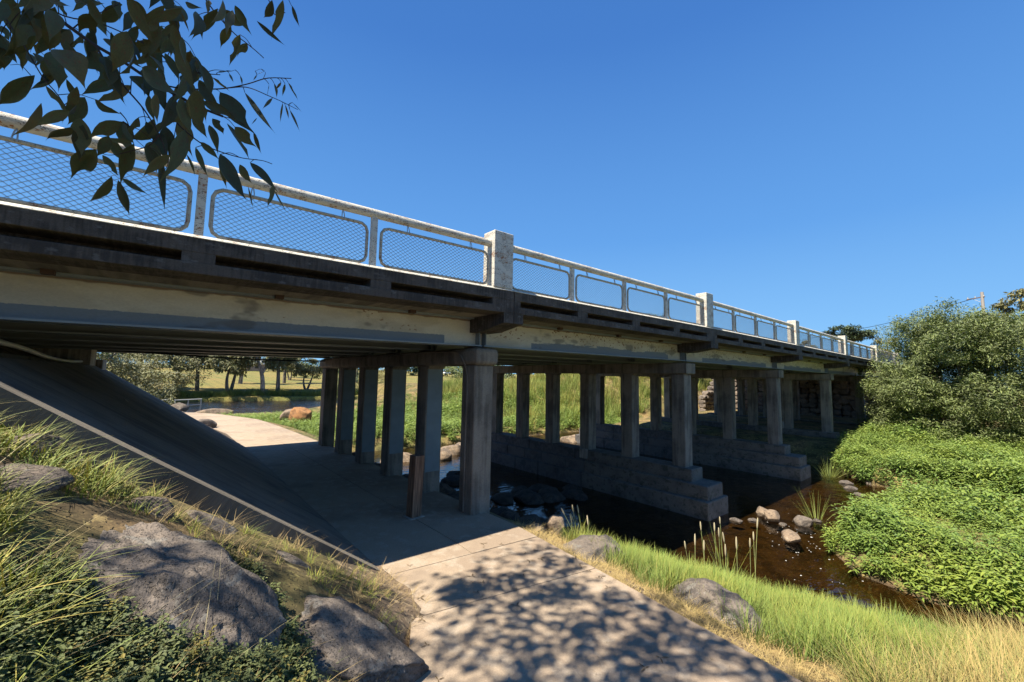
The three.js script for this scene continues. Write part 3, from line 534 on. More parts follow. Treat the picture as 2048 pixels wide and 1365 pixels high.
// ---------------------------------------------------------------- small built things
{ const b = thing('bollard', 'square weathered timber bollard standing on the path in front of the columns', 'bollard', [3.2, 0, -6.2], .12);
  const m = new MB(); m.box(-.085, .085, -.05, .95, -.085, .085, .008); const o = m.build('post', M.wood, b); o.rotation.z = -.02; o.rotation.x = .015;
  const f = new MB(); f.box(-.13, .13, -.01, .012, -.13, .13, .005); f.build('footing', M.patch, b); }
{ const f = thing('handrail', 'small white steel handrail beside the pond past the concrete slope', 'handrail', [.3, -1.0, -38], .15); 
  const m = new MB(), hz = [[-2.6, .55], [-1.2, .8], [.2, 1.02], [.2, .9], [1.2, 1.0], [2.0, 1.05]];
  for (const s of [[-2.6, .55, .3, 1.3], [.5, .95, 2.1, 1.25]]) { for (const dy of [0, -.4]) m.bar(V(s[0], s[1] + dy + .25, 0), V(s[2], s[3] + dy, 0), .04, 6); }
  m.build('rail', M.galv, f); for (const x of [-2.5, -1.6, -.7, .25, .55, 1.3, 2.05]) new MB().bar(V(x, -.8, 0), V(x, pl([[-2.6, .8], [.3, 1.3], [.5, 1.2], [2.1, 1.25]], x), 0), .045, 6).build('upright', M.galv, f); }
{ const h = thing('house', 'small house with a pale roof far behind the park trees', 'house', [24.6, 3.0, -172], -.3);
  new MB().box(-3, 3, 0, 2.4, -3, 3).build('wall', std({ color: lin(.28, .2, .17) }), h);
  const sh = new THREE.Shape([[-3.4, 2.4], [3.4, 2.4], [2.0, 4.6], [-2.0, 4.6]].map((p) => new THREE.Vector2(...p))); new MB().add(new THREE.ExtrudeGeometry(sh, { depth: 6.8, bevelEnabled: false }).translate(0, 0, -3.4)).build('roof', std({ color: lin(.72, .71, .68) }), h);
  for (const x of [-1.6, 1.4]) new MB().box(x - .5, x + .5, .9, 2, 3, 3.05).build('window', M.black, h); }
for (const [i, x, z, k, lb] of [[0, 77.6, -130, [.75, .75, .75], 'leftmost pale car parked in the far car park'], [1, 84.5, -126, [.6, .62, .65], 'grey car parked between two others in the far car park'], [2, 90.5, -121.5, [.8, .8, .78], 'rightmost white car parked in the far car park']]) {
  const c = thing('parked_car', lb, 'car', [x, 2.95, z], .5, 'cars in the far car park'), m = new MB();
  m.box(-2.2, 2.2, .35, .95, -.9, .9, .2); m.build('body', std({ color: lin(...k), roughness: .35 }), c); new MB().box(-1.5, 1.2, .95, 1.5, -.8, .8, .22).build('cabin', std({ color: lin(.03, .035, .04), roughness: .15 }), c);
  for (const [wx, wz] of [[-1.4, -.85], [1.4, -.85], [-1.4, .85], [1.4, .85]]) { const w = new MB(); w.add(new THREE.CylinderGeometry(.33, .33, .22, 14).rotateX(Math.PI / 2).translate(wx, .33, wz)); w.build('wheel', M.black, c); }
}
{ const p = thing('power_pole', 'grey timber power pole with a crossarm rising behind the big bush', 'power pole', [89.5, 2, -2.4], .9);
  new MB().bar(V(0, -1, 0), V(0, 13.8, 0), .24, 8, .17).build('pole', std({ color: lin(.34, .30, .26) }), p); new MB().box(-.3, 2.0, 13.0, 13.14, -.07, .07).build('crossarm', std({ color: lin(.16, .12, .1) }), p);
  new MB().bar(V(.1, 12.3, 0), V(1.2, 13.0, 0), .03, 5).build('brace', M.galv, p); for (const x of [-.2, .9, 1.85]) new MB().bar(V(x, 13.1, 0), V(x, 13.35, 0), .06, 6).build('insulator', M.pvc, p);
  const w = mesh('power_line', new MB().tube([V(90, 15.0, -3.4), V(108, 14.4, -15), V(133, 15.0, -31.5), V(169, 16.2, -53.5), V(215, 19.5, -84)], .045, 4, 60).geo(0), M.black); tag(w, 'thin dark power line hanging from the pole across the sky', 'power line'); }
{ const s = new Soup(); const r = R(8); lance(s, V(0, 0, 0), V(.8, 0, .6), V(0, 1, 0), .14, .05, .1, [1, 1, 1]); const m = mesh('fallen_leaf', s.geo(), std({ color: lin(.5, .45, .36), vertexColors: true })); m.position.set(-.455, 1.775, -9.0); m.rotation.z = -.6; tag(m, 'pale fallen leaf lying on the shaded concrete slope', 'leaf'); }
// ---------------------------------------------------------------- grasses and weeds
const GR = leafMat(.190, .225, .050, .3), GRD = leafMat(.235, .222, .10, .2), WEED = leafMat(.165, .238, .022, .35), COVER = leafMat(.10, .115, .035, .25), LONG = leafMat(.235, .240, .050, .3), REED = leafMat(.20, .24, .062, .25);
const spot = (r, x, z, s, k, dy = 0) => ({ x, z, y: land(x, z) - .01 + dy, a: r() * 6.283, s, k, tx: (r() - .5) * .2, tz: (r() - .5) * .2 });
const rocksL = [[.03, -3.20, .64, .5], [1.13, -3.12, .62, .44], [.33, -4.3, .36, .2], [.85, -4.05, .3, .2], [-.66, -3.72, .2, .14]];
const onRock = (x, z) => rocksL.some(([a, b, rx, rz]) => { const c = x - a, d = z - b; const u = c * .8 + d * .6, v = -c * .6 + d * .8; return (u / (rx * 1.05)) ** 2 + (v / (rz * .8)) ** 2 < 1; });
{ // left bank: long arching grass, bright where the sun reaches it
  const r = R(11), sp = [], sd = [];
  const geos = [1, 2, 3, 4].map((i) => tuft(i + 20, { n: 20, spread: .075, h: .195, w: .0105, lean: .95, bend: 1.25, dry: .2, seg: 5 }));
  for (let i = 0; i < 1700; i++) {
    const x = -1.5 + 3.3 * r(), z = -4.5 + 3.4 * r(), e = pl(XL, z) - x; if (e < .12 || onRock(x, z)) continue;
    const dens = x < .0 ? 1 : .30; if (r() > dens) continue;
    if (x > -.35 && z > -3.1 && r() < .75) continue;
    sp.push(spot(r, x, z, (.5 + .7 * r()) * (x < -.2 ? 1 : .55), mix3([.8, .95, .6], [1.25, 1.2, .8], r())));
  }
  const stl = [7, 8].map((i) => { const q = R(i), s = new Soup(); for (let j = 0; j < 2; j++) { const a = q() * 6.28; blade(s, V(0, 0, 0), Math.cos(a) * 1.1, Math.sin(a) * 1.1, .34 + .2 * q(), .0055, .5 * q(), [1.7, 1.5, 1.7], 4); } return s.geo(); });
  for (let i = 0; i < 30; i++) { const x = -1.0 + 1.7 * r(), z = -4.0 + 2.6 * r(); if (pl(XL, z) - x > .3 && !onRock(x, z)) sp.push({ ...spot(r, x, z, .45 + .5 * r(), [1, 1, 1]), stalk: 1 }); }
  const tall = sp.filter((o) => o.stalk), low = sp.filter((o) => !o.stalk); sp.length = 0; sp.push(...low);
  scatter('dry_stalks', 'long dry grass stalks leaning over the left bank and boulders', 'dry grass', stl, GRD, tall);
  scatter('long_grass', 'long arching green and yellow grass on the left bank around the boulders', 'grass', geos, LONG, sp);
  // straw and litter
  const lit = [5, 6].map((i) => tuft(i + 20, { n: 12, spread: .07, h: .10, w: .0045, lean: 1.6, bend: .6, dry: .9, seg: 2, straw: [1.55, 1.3, 1.25] }));
  for (let i = 0; i < 560; i++) { const x = -.6 + 2.7 * r(), z = -4.6 + 3.65 * r(); if (pl(XL, z) - x < -.1 || onRock(x, z)) continue; sd.push(spot(r, x, z, .5 + .8 * r(), mix3([.8, .7, .6], [1.2, 1.1, 1], r()))); }
  for (let i = 0; i < 900; i++) { const z = -5.1 + 5 * r(), x = pl(XR, z) + .0 + .75 * r() * r(); sd.push(spot(r, x, z, .5 + .7 * r(), [1.35, 1.25, 1.05])); }
  scatter('dry_grass_litter', 'dry straw and dead grass lying along both edges of the path', 'dry grass', lit, GRD, sd);
}
{ // low leafy ground cover at the lower left
  const r = R(12), sp = [];
  const geos = [1, 2, 3].map((i) => herb(i + 40, { stems: 9, spread: .075, h: .10, leaves: 9, leaf: .030, width: .45 }));
  for (let i = 0; i < 2600; i++) { const x = -.75 + 1.5 * r(), z = -3.5 + 2.4 * r(); if (onRock(x, z) || pl(XL, z) - x < .75 || (x < -.35 && z < -2.9) ) continue; sp.push(spot(r, x, z, .6 + .7 * r(), r() < .12 ? [1.8, 1.3, .6] : mix3([.7, .8, .8], [1.2, 1.25, 1], r()))); }
  scatter('ground_cover', 'low dark green leafy ground cover below the huge boulder', 'ground cover', geos, COVER, sp);
}
{ // right bank: fresh green grass to the water, straw yellow toward the camera
  const r = R(13), sp = [], sd = [];
  const geos = [1, 2, 3, 4].map((i) => tuft(i + 60, { n: 22, spread: .10, h: .30, w: .0095, lean: .5, bend: .75, dry: .08, seg: 4 }));
  const gd = [1, 2, 3].map((i) => tuft(i + 80, { n: 24, spread: .10, h: .42, w: .0065, lean: .8, bend: 1.0, dry: .5, seg: 4, straw: [1.5, 1.3, 1.3] }));
  for (let i = 0; i < 9000; i++) {
    const z = -5.2 + 8.2 * r(), xr = pl(XR, z), xs = pl(XS, z), x = xr + .1 + (xs - xr + .15) * r(), d = x - xr;
    const strip = .85 + .3 * ss(-3, -5, z) + .45 * n3(x * 1.3, z * 1.3, 5) - .35 * ss(-1.8, -.6, z); if (d < strip * .6) continue; if (d < strip && r() < .7) continue; if (n3(x * 1.1, z * 1.1, 21) > .34 && r() < .75) continue;
    const dryK = ss(-.35, .35, n3(x * .8, z * .8, 8) + 1.0 * ss(-1.7, .3, z) - .7 + .6 * (1 - ss(.35, .9, d)));
    if (z > -3.2 && r() < dryK * .58) sd.push(spot(r, x, z, .55 + .5 * r() + .25 * ss(-2, 0, z), mix3([1, .95, .7], [1.4, 1.2, .9], r())));
    else { const pn = clamp(.5 + 1.1 * n3(x * 1.6, z * 1.6, 30)); sp.push(spot(r, x, z, (.4 + .45 * r() + .5 * clamp(n3(x * 2.3, z * 2.3, 40) + .3)) * (1 - .35 * ss(-4.2, -5.1, z)), mix3(mix3([.75, .95, .8], [1.05, 1.15, .95], r()), [1.45, 1.2, .95], pn * .75))); }
  }
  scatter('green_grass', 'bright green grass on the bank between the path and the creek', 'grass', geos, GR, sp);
  scatter('yellow_grass', 'tall straw yellow grass in the lower right corner', 'grass', gd, GRD, sd);
}
{ // leafy weeds filling the right bank of the creek
  const r = R(14), sp = [];
  const geos = [1, 2, 3, 4, 5].map((i) => herb(i + 100, { stems: 5, spread: .18, h: .52, leaves: 11, leaf: .175, width: .24 }));
  for (let i = 0; i < 6600; i++) {
    const z = -4.9 + 11 * r(), rs = pl(XRS, z), x = rs - .25 + 24 * (r() < .6 ? r() * r() : .33 + .4 * r()); if (x > 33 || land(x, z) < -1.16 || (x > 14.9 && x < 17.7 && z < .6) || (x < 15 && x > 11 && z < -2.45 + .2 * Math.max(0, x - 11.5))) continue;
    const far = x - rs; 
    const hn = n3(x * .42, z * .6, 9), hump = 1 + .75 * hn + .3 * n3(x * 1.5, z * 1.5, 2); if (hump < .72 && x < 15 && r() < .5) continue;
    sp.push(spot(r, x, z, (.62 + .5 * r()) * hump * (x < 15 ? .72 + .2 * ss(0, 1.4, far) : 1.05), mul3(mix3([.75, .9, .8], [1.3, 1.18, .9], clamp(.5 + .8 * n3(x * .9, z * .9, 14) + .7 * (r() - .5))), 1)));
  }
  scatter('leafy_weeds', 'dense bright green leafy weeds covering the right bank of the creek', 'weeds', geos, WEED, sp);
  const s2 = [], s3 = [];
  for (let i = 0; i < 4200; i++) { const z = -17.2 - 18 * r(), xr = pl(XR, z), x = xr + .6 + (26 - xr) * r(); const y = land(x, z); if (y < -1.1) continue; if (Math.hypot(x - 6, z + 26.4) < 1.2) continue; s2.push(spot(r, x, z, (.6 + .6 * r()) * (1 + .4 * n3(x * .3, z * .3, 6)) * (ss(.4, 2.2, x - xr) + .12) * (1 - .6 * ss(-29, -33, z)), mix3([.85, .95, .8], [1.35, 1.25, 1], r()))); }
  scatter('leafy_weeds', 'green weeds growing on the flat beyond the bridge, seen between the columns', 'weeds', geos.slice(0, 3), WEED, s2);
  const rg = [1, 2, 3].map((i) => tuft(i + 120, { n: 26, spread: .28, h: 1.05, w: .03, lean: .35, bend: .8, dry: .26, seg: 3, straw: [1.5, 1.15, 1.1] }));
  for (let i = 0; i < 3600; i++) { const x = 12 + 34 * r(), z = -17 - 22 * r(); if (x + .55 * (z + 18) < 15 + 2 * r() - (z < -30 ? 6 : 0) || z > -19 + .0 * x) continue; const y = land(x, z); if (y < -1.1) continue; s3.push(spot(r, x, z, .7 + .5 * r(), mix3([.8, .95, .6], [1.35, 1.1, .9], clamp(.5 + n3(x * .25, z * .25, 4) + .3 * (r() - .5))))); }
  scatter('tall_reeds', 'tall green and straw coloured reeds on the rising bank beyond the bridge', 'reeds', rg, REED, s3);
  // shore growth on the far side of the pond
  const s4 = []; for (let i = 0; i < 900; i++) { const x = -12 + 46 * r(), z = -60.4 + .02 * x - 1.6 * r(); s4.push(spot(r, x, z, .45 + .5 * r() + .5 * Math.max(0, n3(x * .3, 1, 1)), mix3([.35, .5, .35], [.7, .8, .5], r()))); }
  scatter('shore_plants', 'dark low plants along the far shore of the pond', 'shore plants', rg, REED, s4);
}
{ // bits of leaf, bark and cut grass lying on the path
  const r = R(36), sp = [], s = [0, 1, 2].map((k) => { const q = new Soup(), rr = R(50 + k); for (let i = 0; i < 3; i++) { const a = rr() * 6.28; lance(q, V((rr() - .5) * .05, .006, (rr() - .5) * .05), V(Math.cos(a), 0, Math.sin(a)), V(0, 1, 0), .05 + .06 * rr(), k ? .004 : .018, -.05, mix3([.6, .5, .35], [1.4, 1.2, .7], rr())); } return q.geo(); });
  for (let i = 0; i < 260; i++) { const z = -4.9 + 5 * r(), x = lerp(pl(XL, z), pl(XR, z), r()); const o = spot(r, x, z, .25 + .5 * r(), [1, 1, 1]); o.y = .002; o.tx = o.tz = 0; sp.push(o); }
  scatter('leaf_litter', 'dead leaves and cut grass scattered over the concrete path', 'leaf litter', s, leafMat(.17, .13, .07, .1), sp);
}
function clump(name, label, cat, x, z, seed, o) {
  const t = thing(name, label, cat, [x, land(x, z), z]), r = R(seed);
  for (let i = 0; i < o.n; i++) {
    const a = r() * 6.28, q = o.spread * Math.sqrt(r()), h = o.h * (.6 + .5 * r()), b = V(Math.cos(a) * q, 0, Math.sin(a) * q), tip = b.clone().add(V((r() - .5) * o.lean * h + (o.wx ?? 0) * h, h, (r() - .5) * o.lean * h)), mid = b.clone().lerp(tip, .55); mid.x -= (tip.x - b.x) * .15;
    new MB().tube([b, mid, tip], .0045, 5, 8).build('stem', M.stem, t);
    if (o.head) { const d = tip.clone().sub(mid).normalize(); const g = new THREE.SphereGeometry(1, 8, 8); g.scale(.013, .065 + .03 * r(), .013); g.applyQuaternion(new THREE.Quaternion().setFromUnitVectors(V(0, 1, 0), d)); g.translate(tip.x, tip.y, tip.z); new MB().add(g).build('seed_head', M.seed, t); }
  }
  const s = new Soup(); for (let i = 0; i < o.blades; i++) { const a = r() * 6.28, l = .2 + .5 * r(); blade(s, V(Math.cos(a) * .05, 0, Math.sin(a) * .05), Math.cos(a) * l * (o.sp ?? .6), Math.sin(a) * l * (o.sp ?? .6), o.h * (.5 + .5 * r()), .011, .5 * r(), mix3([.8, 1, .7], [1.5, 1.3, .8], r()), 4); }
  const m = mesh('leaves', s.geo(), o.mat ?? GR, t);
}
M.stem = std({ color: lin(.24, .26, .09) }); M.seed = std({ color: lin(.42, .36, .22), roughness: 1 });
clump('grass_clump', 'clump of tall grass with pale seed heads on the bank before the pier base', 'grass', 6.85, -3.0, 21, { n: 13, spread: .55, h: 1.0, lean: .22, head: 1, blades: 30 });
clump('grass_clump', 'nodding grass clump with drooping heads beside the small pointed rock', 'grass', 5.55, -4.75, 22, { n: 6, spread: .2, h: .62, lean: .7, head: 1, blades: 22 });
clump('rush_clump', 'clump of stiff grey green rushes at the edge of the leafy weeds', 'rushes', 12.7, -3.35, 23, { n: 0, spread: .1, h: .95, lean: .4, blades: 46, sp: 1.2 });
clump('rush_clump', 'low tuft of rushes at the waterline by the shaded pier', 'rushes', 18.9, -4.55, 24, { n: 0, spread: .3, h: 1.0, lean: .3, blades: 120, sp: 1.6 });
// froth on the riffle; the white flecks also paint in its sun glints
{ const r = R(33), m = new MB(); for (let i = 0; i < 48; i++) { const t = r(), x = lerp(12.2, 9.0, t) + (r() - .5) * (1.2), z = -4.0 + 1.7 * t + (r() - .5) * .9, g = new THREE.SphereGeometry(.006 + .016 * r() * r() * r(), 6, 4); g.scale(1 + r(), .25, 1 + r()); g.translate(x, -1.147, z); m.add(g); }
  tag(m.build('foam_glints', std({ color: lin(.5, .49, .46), roughness: .4 }), scene), 'white flecks painted for froth and sun glints on the brown creek', 'foam_glints', null, 'stuff'); }
// ---------------------------------------------------------------- trees and shrubs
M.bark = std({ map: rep(barkMap, 2, 1), roughness: 1, bumpMap: rep(barkMap, 2, 1), bumpScale: .02 }); M.paleBark = std({ map: rep(barkMap, 2, 1), color: lin(2.2, 2.15, 2.1), roughness: 1 });
const GUM = leafMat(.165, .165, .065, .3), BUSH = leafMat(.155, .195, .048, .35), PINE = leafMat(.045, .07, .03, .1), OLIVE = leafMat(.20, .185, .07, .25), DARKB = leafMat(.085, .12, .05, .2);
function tree(name, label, cat, p, crownGeo, crownMat, limbMB, barkMat, o = {}) { const t = thing(name, label, cat, p, o.ry ?? 0, o.group); if (limbMB) limbMB.build('trunk', barkMat, t); mesh('crown', crownGeo, crownMat, t); if (o.s) t.scale.setScalar(o.s); return t; }
// the big willow-like bush right of the bridge
{ const L = (n, sd, hx, hy, hz, cnt) => { const r = R(sd), c = []; for (let i = 0; i < n; i++) { const a = r() * 6.283, q = Math.sqrt(r()), y = r(), w = Math.sqrt(1 - Math.pow(Math.max(0, y - .25) / .9, 2)); c.push([Math.cos(a) * q * hx * w * .8, .7 + y * hy * .8, Math.sin(a) * q * hz * w * .8, hx * (.25 + .17 * r()), hy * (.15 + .1 * r()), hz * (.25 + .17 * r()), cnt]); } for (let i = 0; i < 12; i++) { const a = Math.PI * (.55 + .9 * r()); c.push([Math.cos(a) * hx * .72, .3 + 2.6 * r(), Math.sin(a) * hz * .72, hx * .26, hy * .16, hz * .26, cnt]); } for (let i = 0; i < 7; i++) c.push([(r() - .5) * hx * 1.2, hy * (.86 + .1 * r()), (r() - .5) * hz, .55, .8, .55, cnt * .28]); return c; };
  const o = { leaf: .135, width: .27, hang: .35, subs: 30 }, lm = (k) => limbs([[.16, .05, [0, 0, 0], [-.4, 1.8, 0], [-.9 * k, 4.2, 0]], [.16, .05, [0, 0, 0], [.6, 2, 0], [.7 * k, 4.6, .2]], [.12, .04, [0, 0, 0], [1.2, 1.4, .3], [2 * k, 2.8, .4]]]);
  tree('willow', 'big dense willow bush hiding the right end of the bridge', 'bush', [28.6, -.5, -1.6], crown(61, L(52, 161, 4.2, 5.9, 3.8, 3900), o), BUSH, lm(1), M.bark);
  tree('willow', 'second willow bush at the right edge of the photo, nearer than the first', 'bush', [25.6, -.6, 3.6], crown(62, L(40, 162, 3.4, 5.3, 3.3, 3600), o), BUSH, lm(.9), M.bark);
  tree('shrub', 'low shrub at the foot of the willows above the weeds', 'shrub', [24.6, -.7, 1.0], crown(63, [[0, .5, 0, 1.0, .6, 1.2, 3000], [.3, .6, 1.6, 1.0, .7, 1.0, 2600]], { leaf: .16, width: .3, subs: 14 }), BUSH);
}
// gums on the far shore of the pond and in the park
const gum = (seed, kind) => { // returns [limbs, crown] about 9 m tall
  if (kind === 0) return [limbs([[.30, .08, [0, -.5, 0], [-.2, 2, .1], [-.9, 4.4, 0], [-1.6, 6.6, .2]], [.18, .05, [-.25, 2.4, 0], [.5, 4, .3], [1.2, 6.2, .2]]]), crown(seed, [[-1.5, 6.6, 0, 2.0, 1.6, 1.8, 2600], [1.2, 6.3, .3, 1.9, 1.5, 1.8, 2600], [-.3, 8, 0, 1.8, 1.1, 1.6, 2000], [-2.6, 4.6, .4, 1.2, 1, 1.2, 1000], [2.1, 4.4, 0, 1.2, 1.1, 1.2, 1000]], { leaf: .34, width: .34, hang: .7, subs: 12 })];
  if (kind === 1) return [limbs([[.26, .06, [0, -.5, 0], [.1, 2, 0], [.3, 4.4, 0], [.2, 7.6, 0]], [.12, .04, [.2, 3.2, 0], [1.2, 4.4, .2], [1.8, 5.4, 0]], [.12, .04, [.2, 2.8, 0], [-1, 4, .2], [-1.6, 4.8, 0]]]), crown(seed, [[0, 7, 0, 2.2, 1.9, 2, 3000], [1.6, 5, 0, 1.6, 1.3, 1.5, 2000], [-1.5, 4.6, .3, 1.6, 1.4, 1.5, 2000], [.3, 3.4, .5, 1.3, .8, 1.3, 900]], { leaf: .34, width: .34, hang: .7, subs: 12 })];
  return [limbs([[.16, .04, [.3, -.4, 0], [-.1, 1, 0], [.3, 2.4, 0]], [.16, .04, [.3, -.4, 0], [.9, 1.2, 0], [1.3, 2.6, 0]]]), crown(seed, [[.4, 2.9, 0, 1.9, 1.0, 1.6, 2600], [1.4, 2.6, .3, 1.2, 1.0, 1.2, 1400], [-.7, 2.3, 0, 1.1, .9, 1.1, 1300]], { leaf: .24, width: .36, hang: .6, subs: 12 })];
};
const place = (name, label, cat, x, z, parts, mat, bark, s, ry, group) => tree(name, label, cat, [x, land(x, z), z], parts[1], mat, parts[0], bark, { s, ry, group });
const g0 = gum(71, 0), g1 = gum(72, 1), g2 = gum(73, 2), g3 = gum(74, 0), g4 = gum(75, 1);
place('gum_tree', 'gum tree with a straight dark trunk left of the pond view, under the bridge beam', 'tree', 1.3, -63, g1, GUM, M.bark, .95, .4);
place('gum_tree', 'gum tree standing close beside the straight trunked one, second from the left', 'tree', 3.4, -64, g4, GUM, M.bark, 1.0, 2.2);
place('gum_tree', 'leaning pale trunked gum behind the pond, sloping to the left', 'tree', 10.0, -61.5, g0, GUM, M.paleBark, 1.05, .2);
place('gum_tree', 'upright gum just right of the leaning pale trunk', 'tree', 11.8, -62, g1, GUM, M.bark, 1.1, 3.9);
place('gum_tree', 'pale gum farther back between the twin dark trunks and the leaning tree', 'tree', 9.5, -78, g3, GUM, M.paleBark, 1.1, 2.8);
place('gum_tree', 'dark gum farther back, just left of the small round tree on the shore', 'tree', 16.5, -82, g4, GUM, M.bark, 1.15, .9);
place('gum_tree', 'bushy gum at the left of the pond behind the concrete slope', 'tree', -2.2, -66, g3, GUM, M.bark, 1.1, 4.2);
place('small_tree', 'small round twin stemmed tree on the shore right of the gums', 'tree', 15.4, -64, g2, GUM, M.bark, 1.15, .3);
place('small_tree', 'small round tree farther back on the open lawn', 'tree', 20.3, -95, g2, GUM, M.bark, 1.2, 2);
place('gum_tree', 'multi stemmed bushy tree in the middle of the pond shore', 'tree', 6.2, -61.6, g2, GUM, M.bark, 1.7, 1);
place('gum_tree', 'gum tree rising behind the columns in the middle of the park', 'tree', 30.5, -86, g4, GUM, M.bark, 1.0, 1.2);
place('gum_tree', 'gum tree at the back of the park behind the second column gap', 'tree', 22, -110, g3, GUM, M.bark, 1.0, 1.9);
{ const bg = crown(81, [[0, 1.6, 0, 2.4, 1.7, 1.8, 4200], [2.2, 1.3, .3, 1.8, 1.5, 1.6, 3200], [-2, 1.9, 0, 1.8, 1.8, 1.6, 3400], [0, 3.2, 0, 1.9, 1.3, 1.6, 3000]], { leaf: .16, width: .4, hang: .3, subs: 18 });
  const bl = limbs([[.1, .03, [0, -.3, 0], [-.3, 1.4, 0], [-.6, 3, 0]], [.1, .03, [0, -.3, 0], [.6, 1.4, 0], [1.4, 2.6, 0]]]);
  place('bush', 'olive green bush at the top of the concrete slope, leftmost', 'bush', -3.4, -31, [bl, bg], GUM, M.bark, 1.1, 0);
  place('bush', 'dense olive bush below the leftmost one, towards the pond', 'bush', -1.6, -38.5, [bl, bg], GUM, M.bark, .95, 1.9);
  place('bush', 'dark bush in front of the straight trunked gum', 'bush', -1.5, -61, [bl, bg], GUM, M.bark, 1.5, 3);
  place('bush', 'tall dark shrub behind the reeds, between the third and fourth pier', 'shrub', 43, -26, [bl, bg], DARKB, M.bark, 1.4, 1);
  place('bush', 'bright green bush beside the right abutment beyond the bridge', 'shrub', 40, -21.5, [bl, bg], BUSH, M.bark, 1.0, 2.6);
  place('bush', 'rounded dark green shrub on the pond shore behind the columns', 'shrub', 20.5, -61.5, [bl, bg], DARKB, M.bark, .95, 4);
  place('bush', 'pale olive shrub on the shore right of the dark one', 'shrub', 26, -60.5, [bl, bg], OLIVE, M.bark, .9, 5);
  place('bush', 'green shrubs on the bank seen right of the front column', 'shrub', 33, -50, [bl, bg], BUSH, M.bark, 1.2, .7); }
// trees whose tops show over the deck
const top = (label, x, z, parts, mat, s, ry) => tree('gum_tree', label, 'tree', [x, 2, z], parts[1], mat, parts[0], M.bark, { s, ry });
top('thin gum tree top seen through the mesh above the second span, left one', 56, -43, g0, GUM, 1.38, .5);
top('yellowish gum top beside the thin one above the second span', 60, -41.5, g1, OLIVE, 1.27, 2);
top('gum tree top just right of the second end post', 73.5, -35, g3, GUM, 1.15, 1);
top('smaller gum top right of the one beside the second end post', 80, -32.5, g4, GUM, 1.02, 2.5);
top('olive tree top behind the third railing bay', 92, -30, g4, OLIVE, .95, .3);
top('olive tree top behind the fourth railing bay', 100, -27, g3, OLIVE, 1.0, 4);
top('brownish tree top between the pine and the willow', 118, -17, g1, OLIVE, 1.2, 3);
top('yellow green tree top at the right edge of the photo behind the willow', 66, 1.5, g0, OLIVE, 1.15, 1.4);
{ const pg = crown(91, [[0, 8.6, 0, 3.2, 1.0, 3, 3200], [3.2, 8.2, .5, 2.2, .8, 2, 1800], [-2.2, 7.8, 0, 2, .8, 2, 1600]], { leaf: .5, width: .3, hang: .1, subs: 16 });
  tree('pine_tree', 'dark flat topped pine behind the far end of the railing', 'tree', [112, 2.4, -22], pg, PINE, limbs([[.4, .1, [0, 0, 0], [.2, 4, 0], [0, 8, 0]], [.2, .08, [.1, 5, 0], [1.5, 7, 0], [3, 8, 0]]]), M.bark, { s: 1.28 }); }

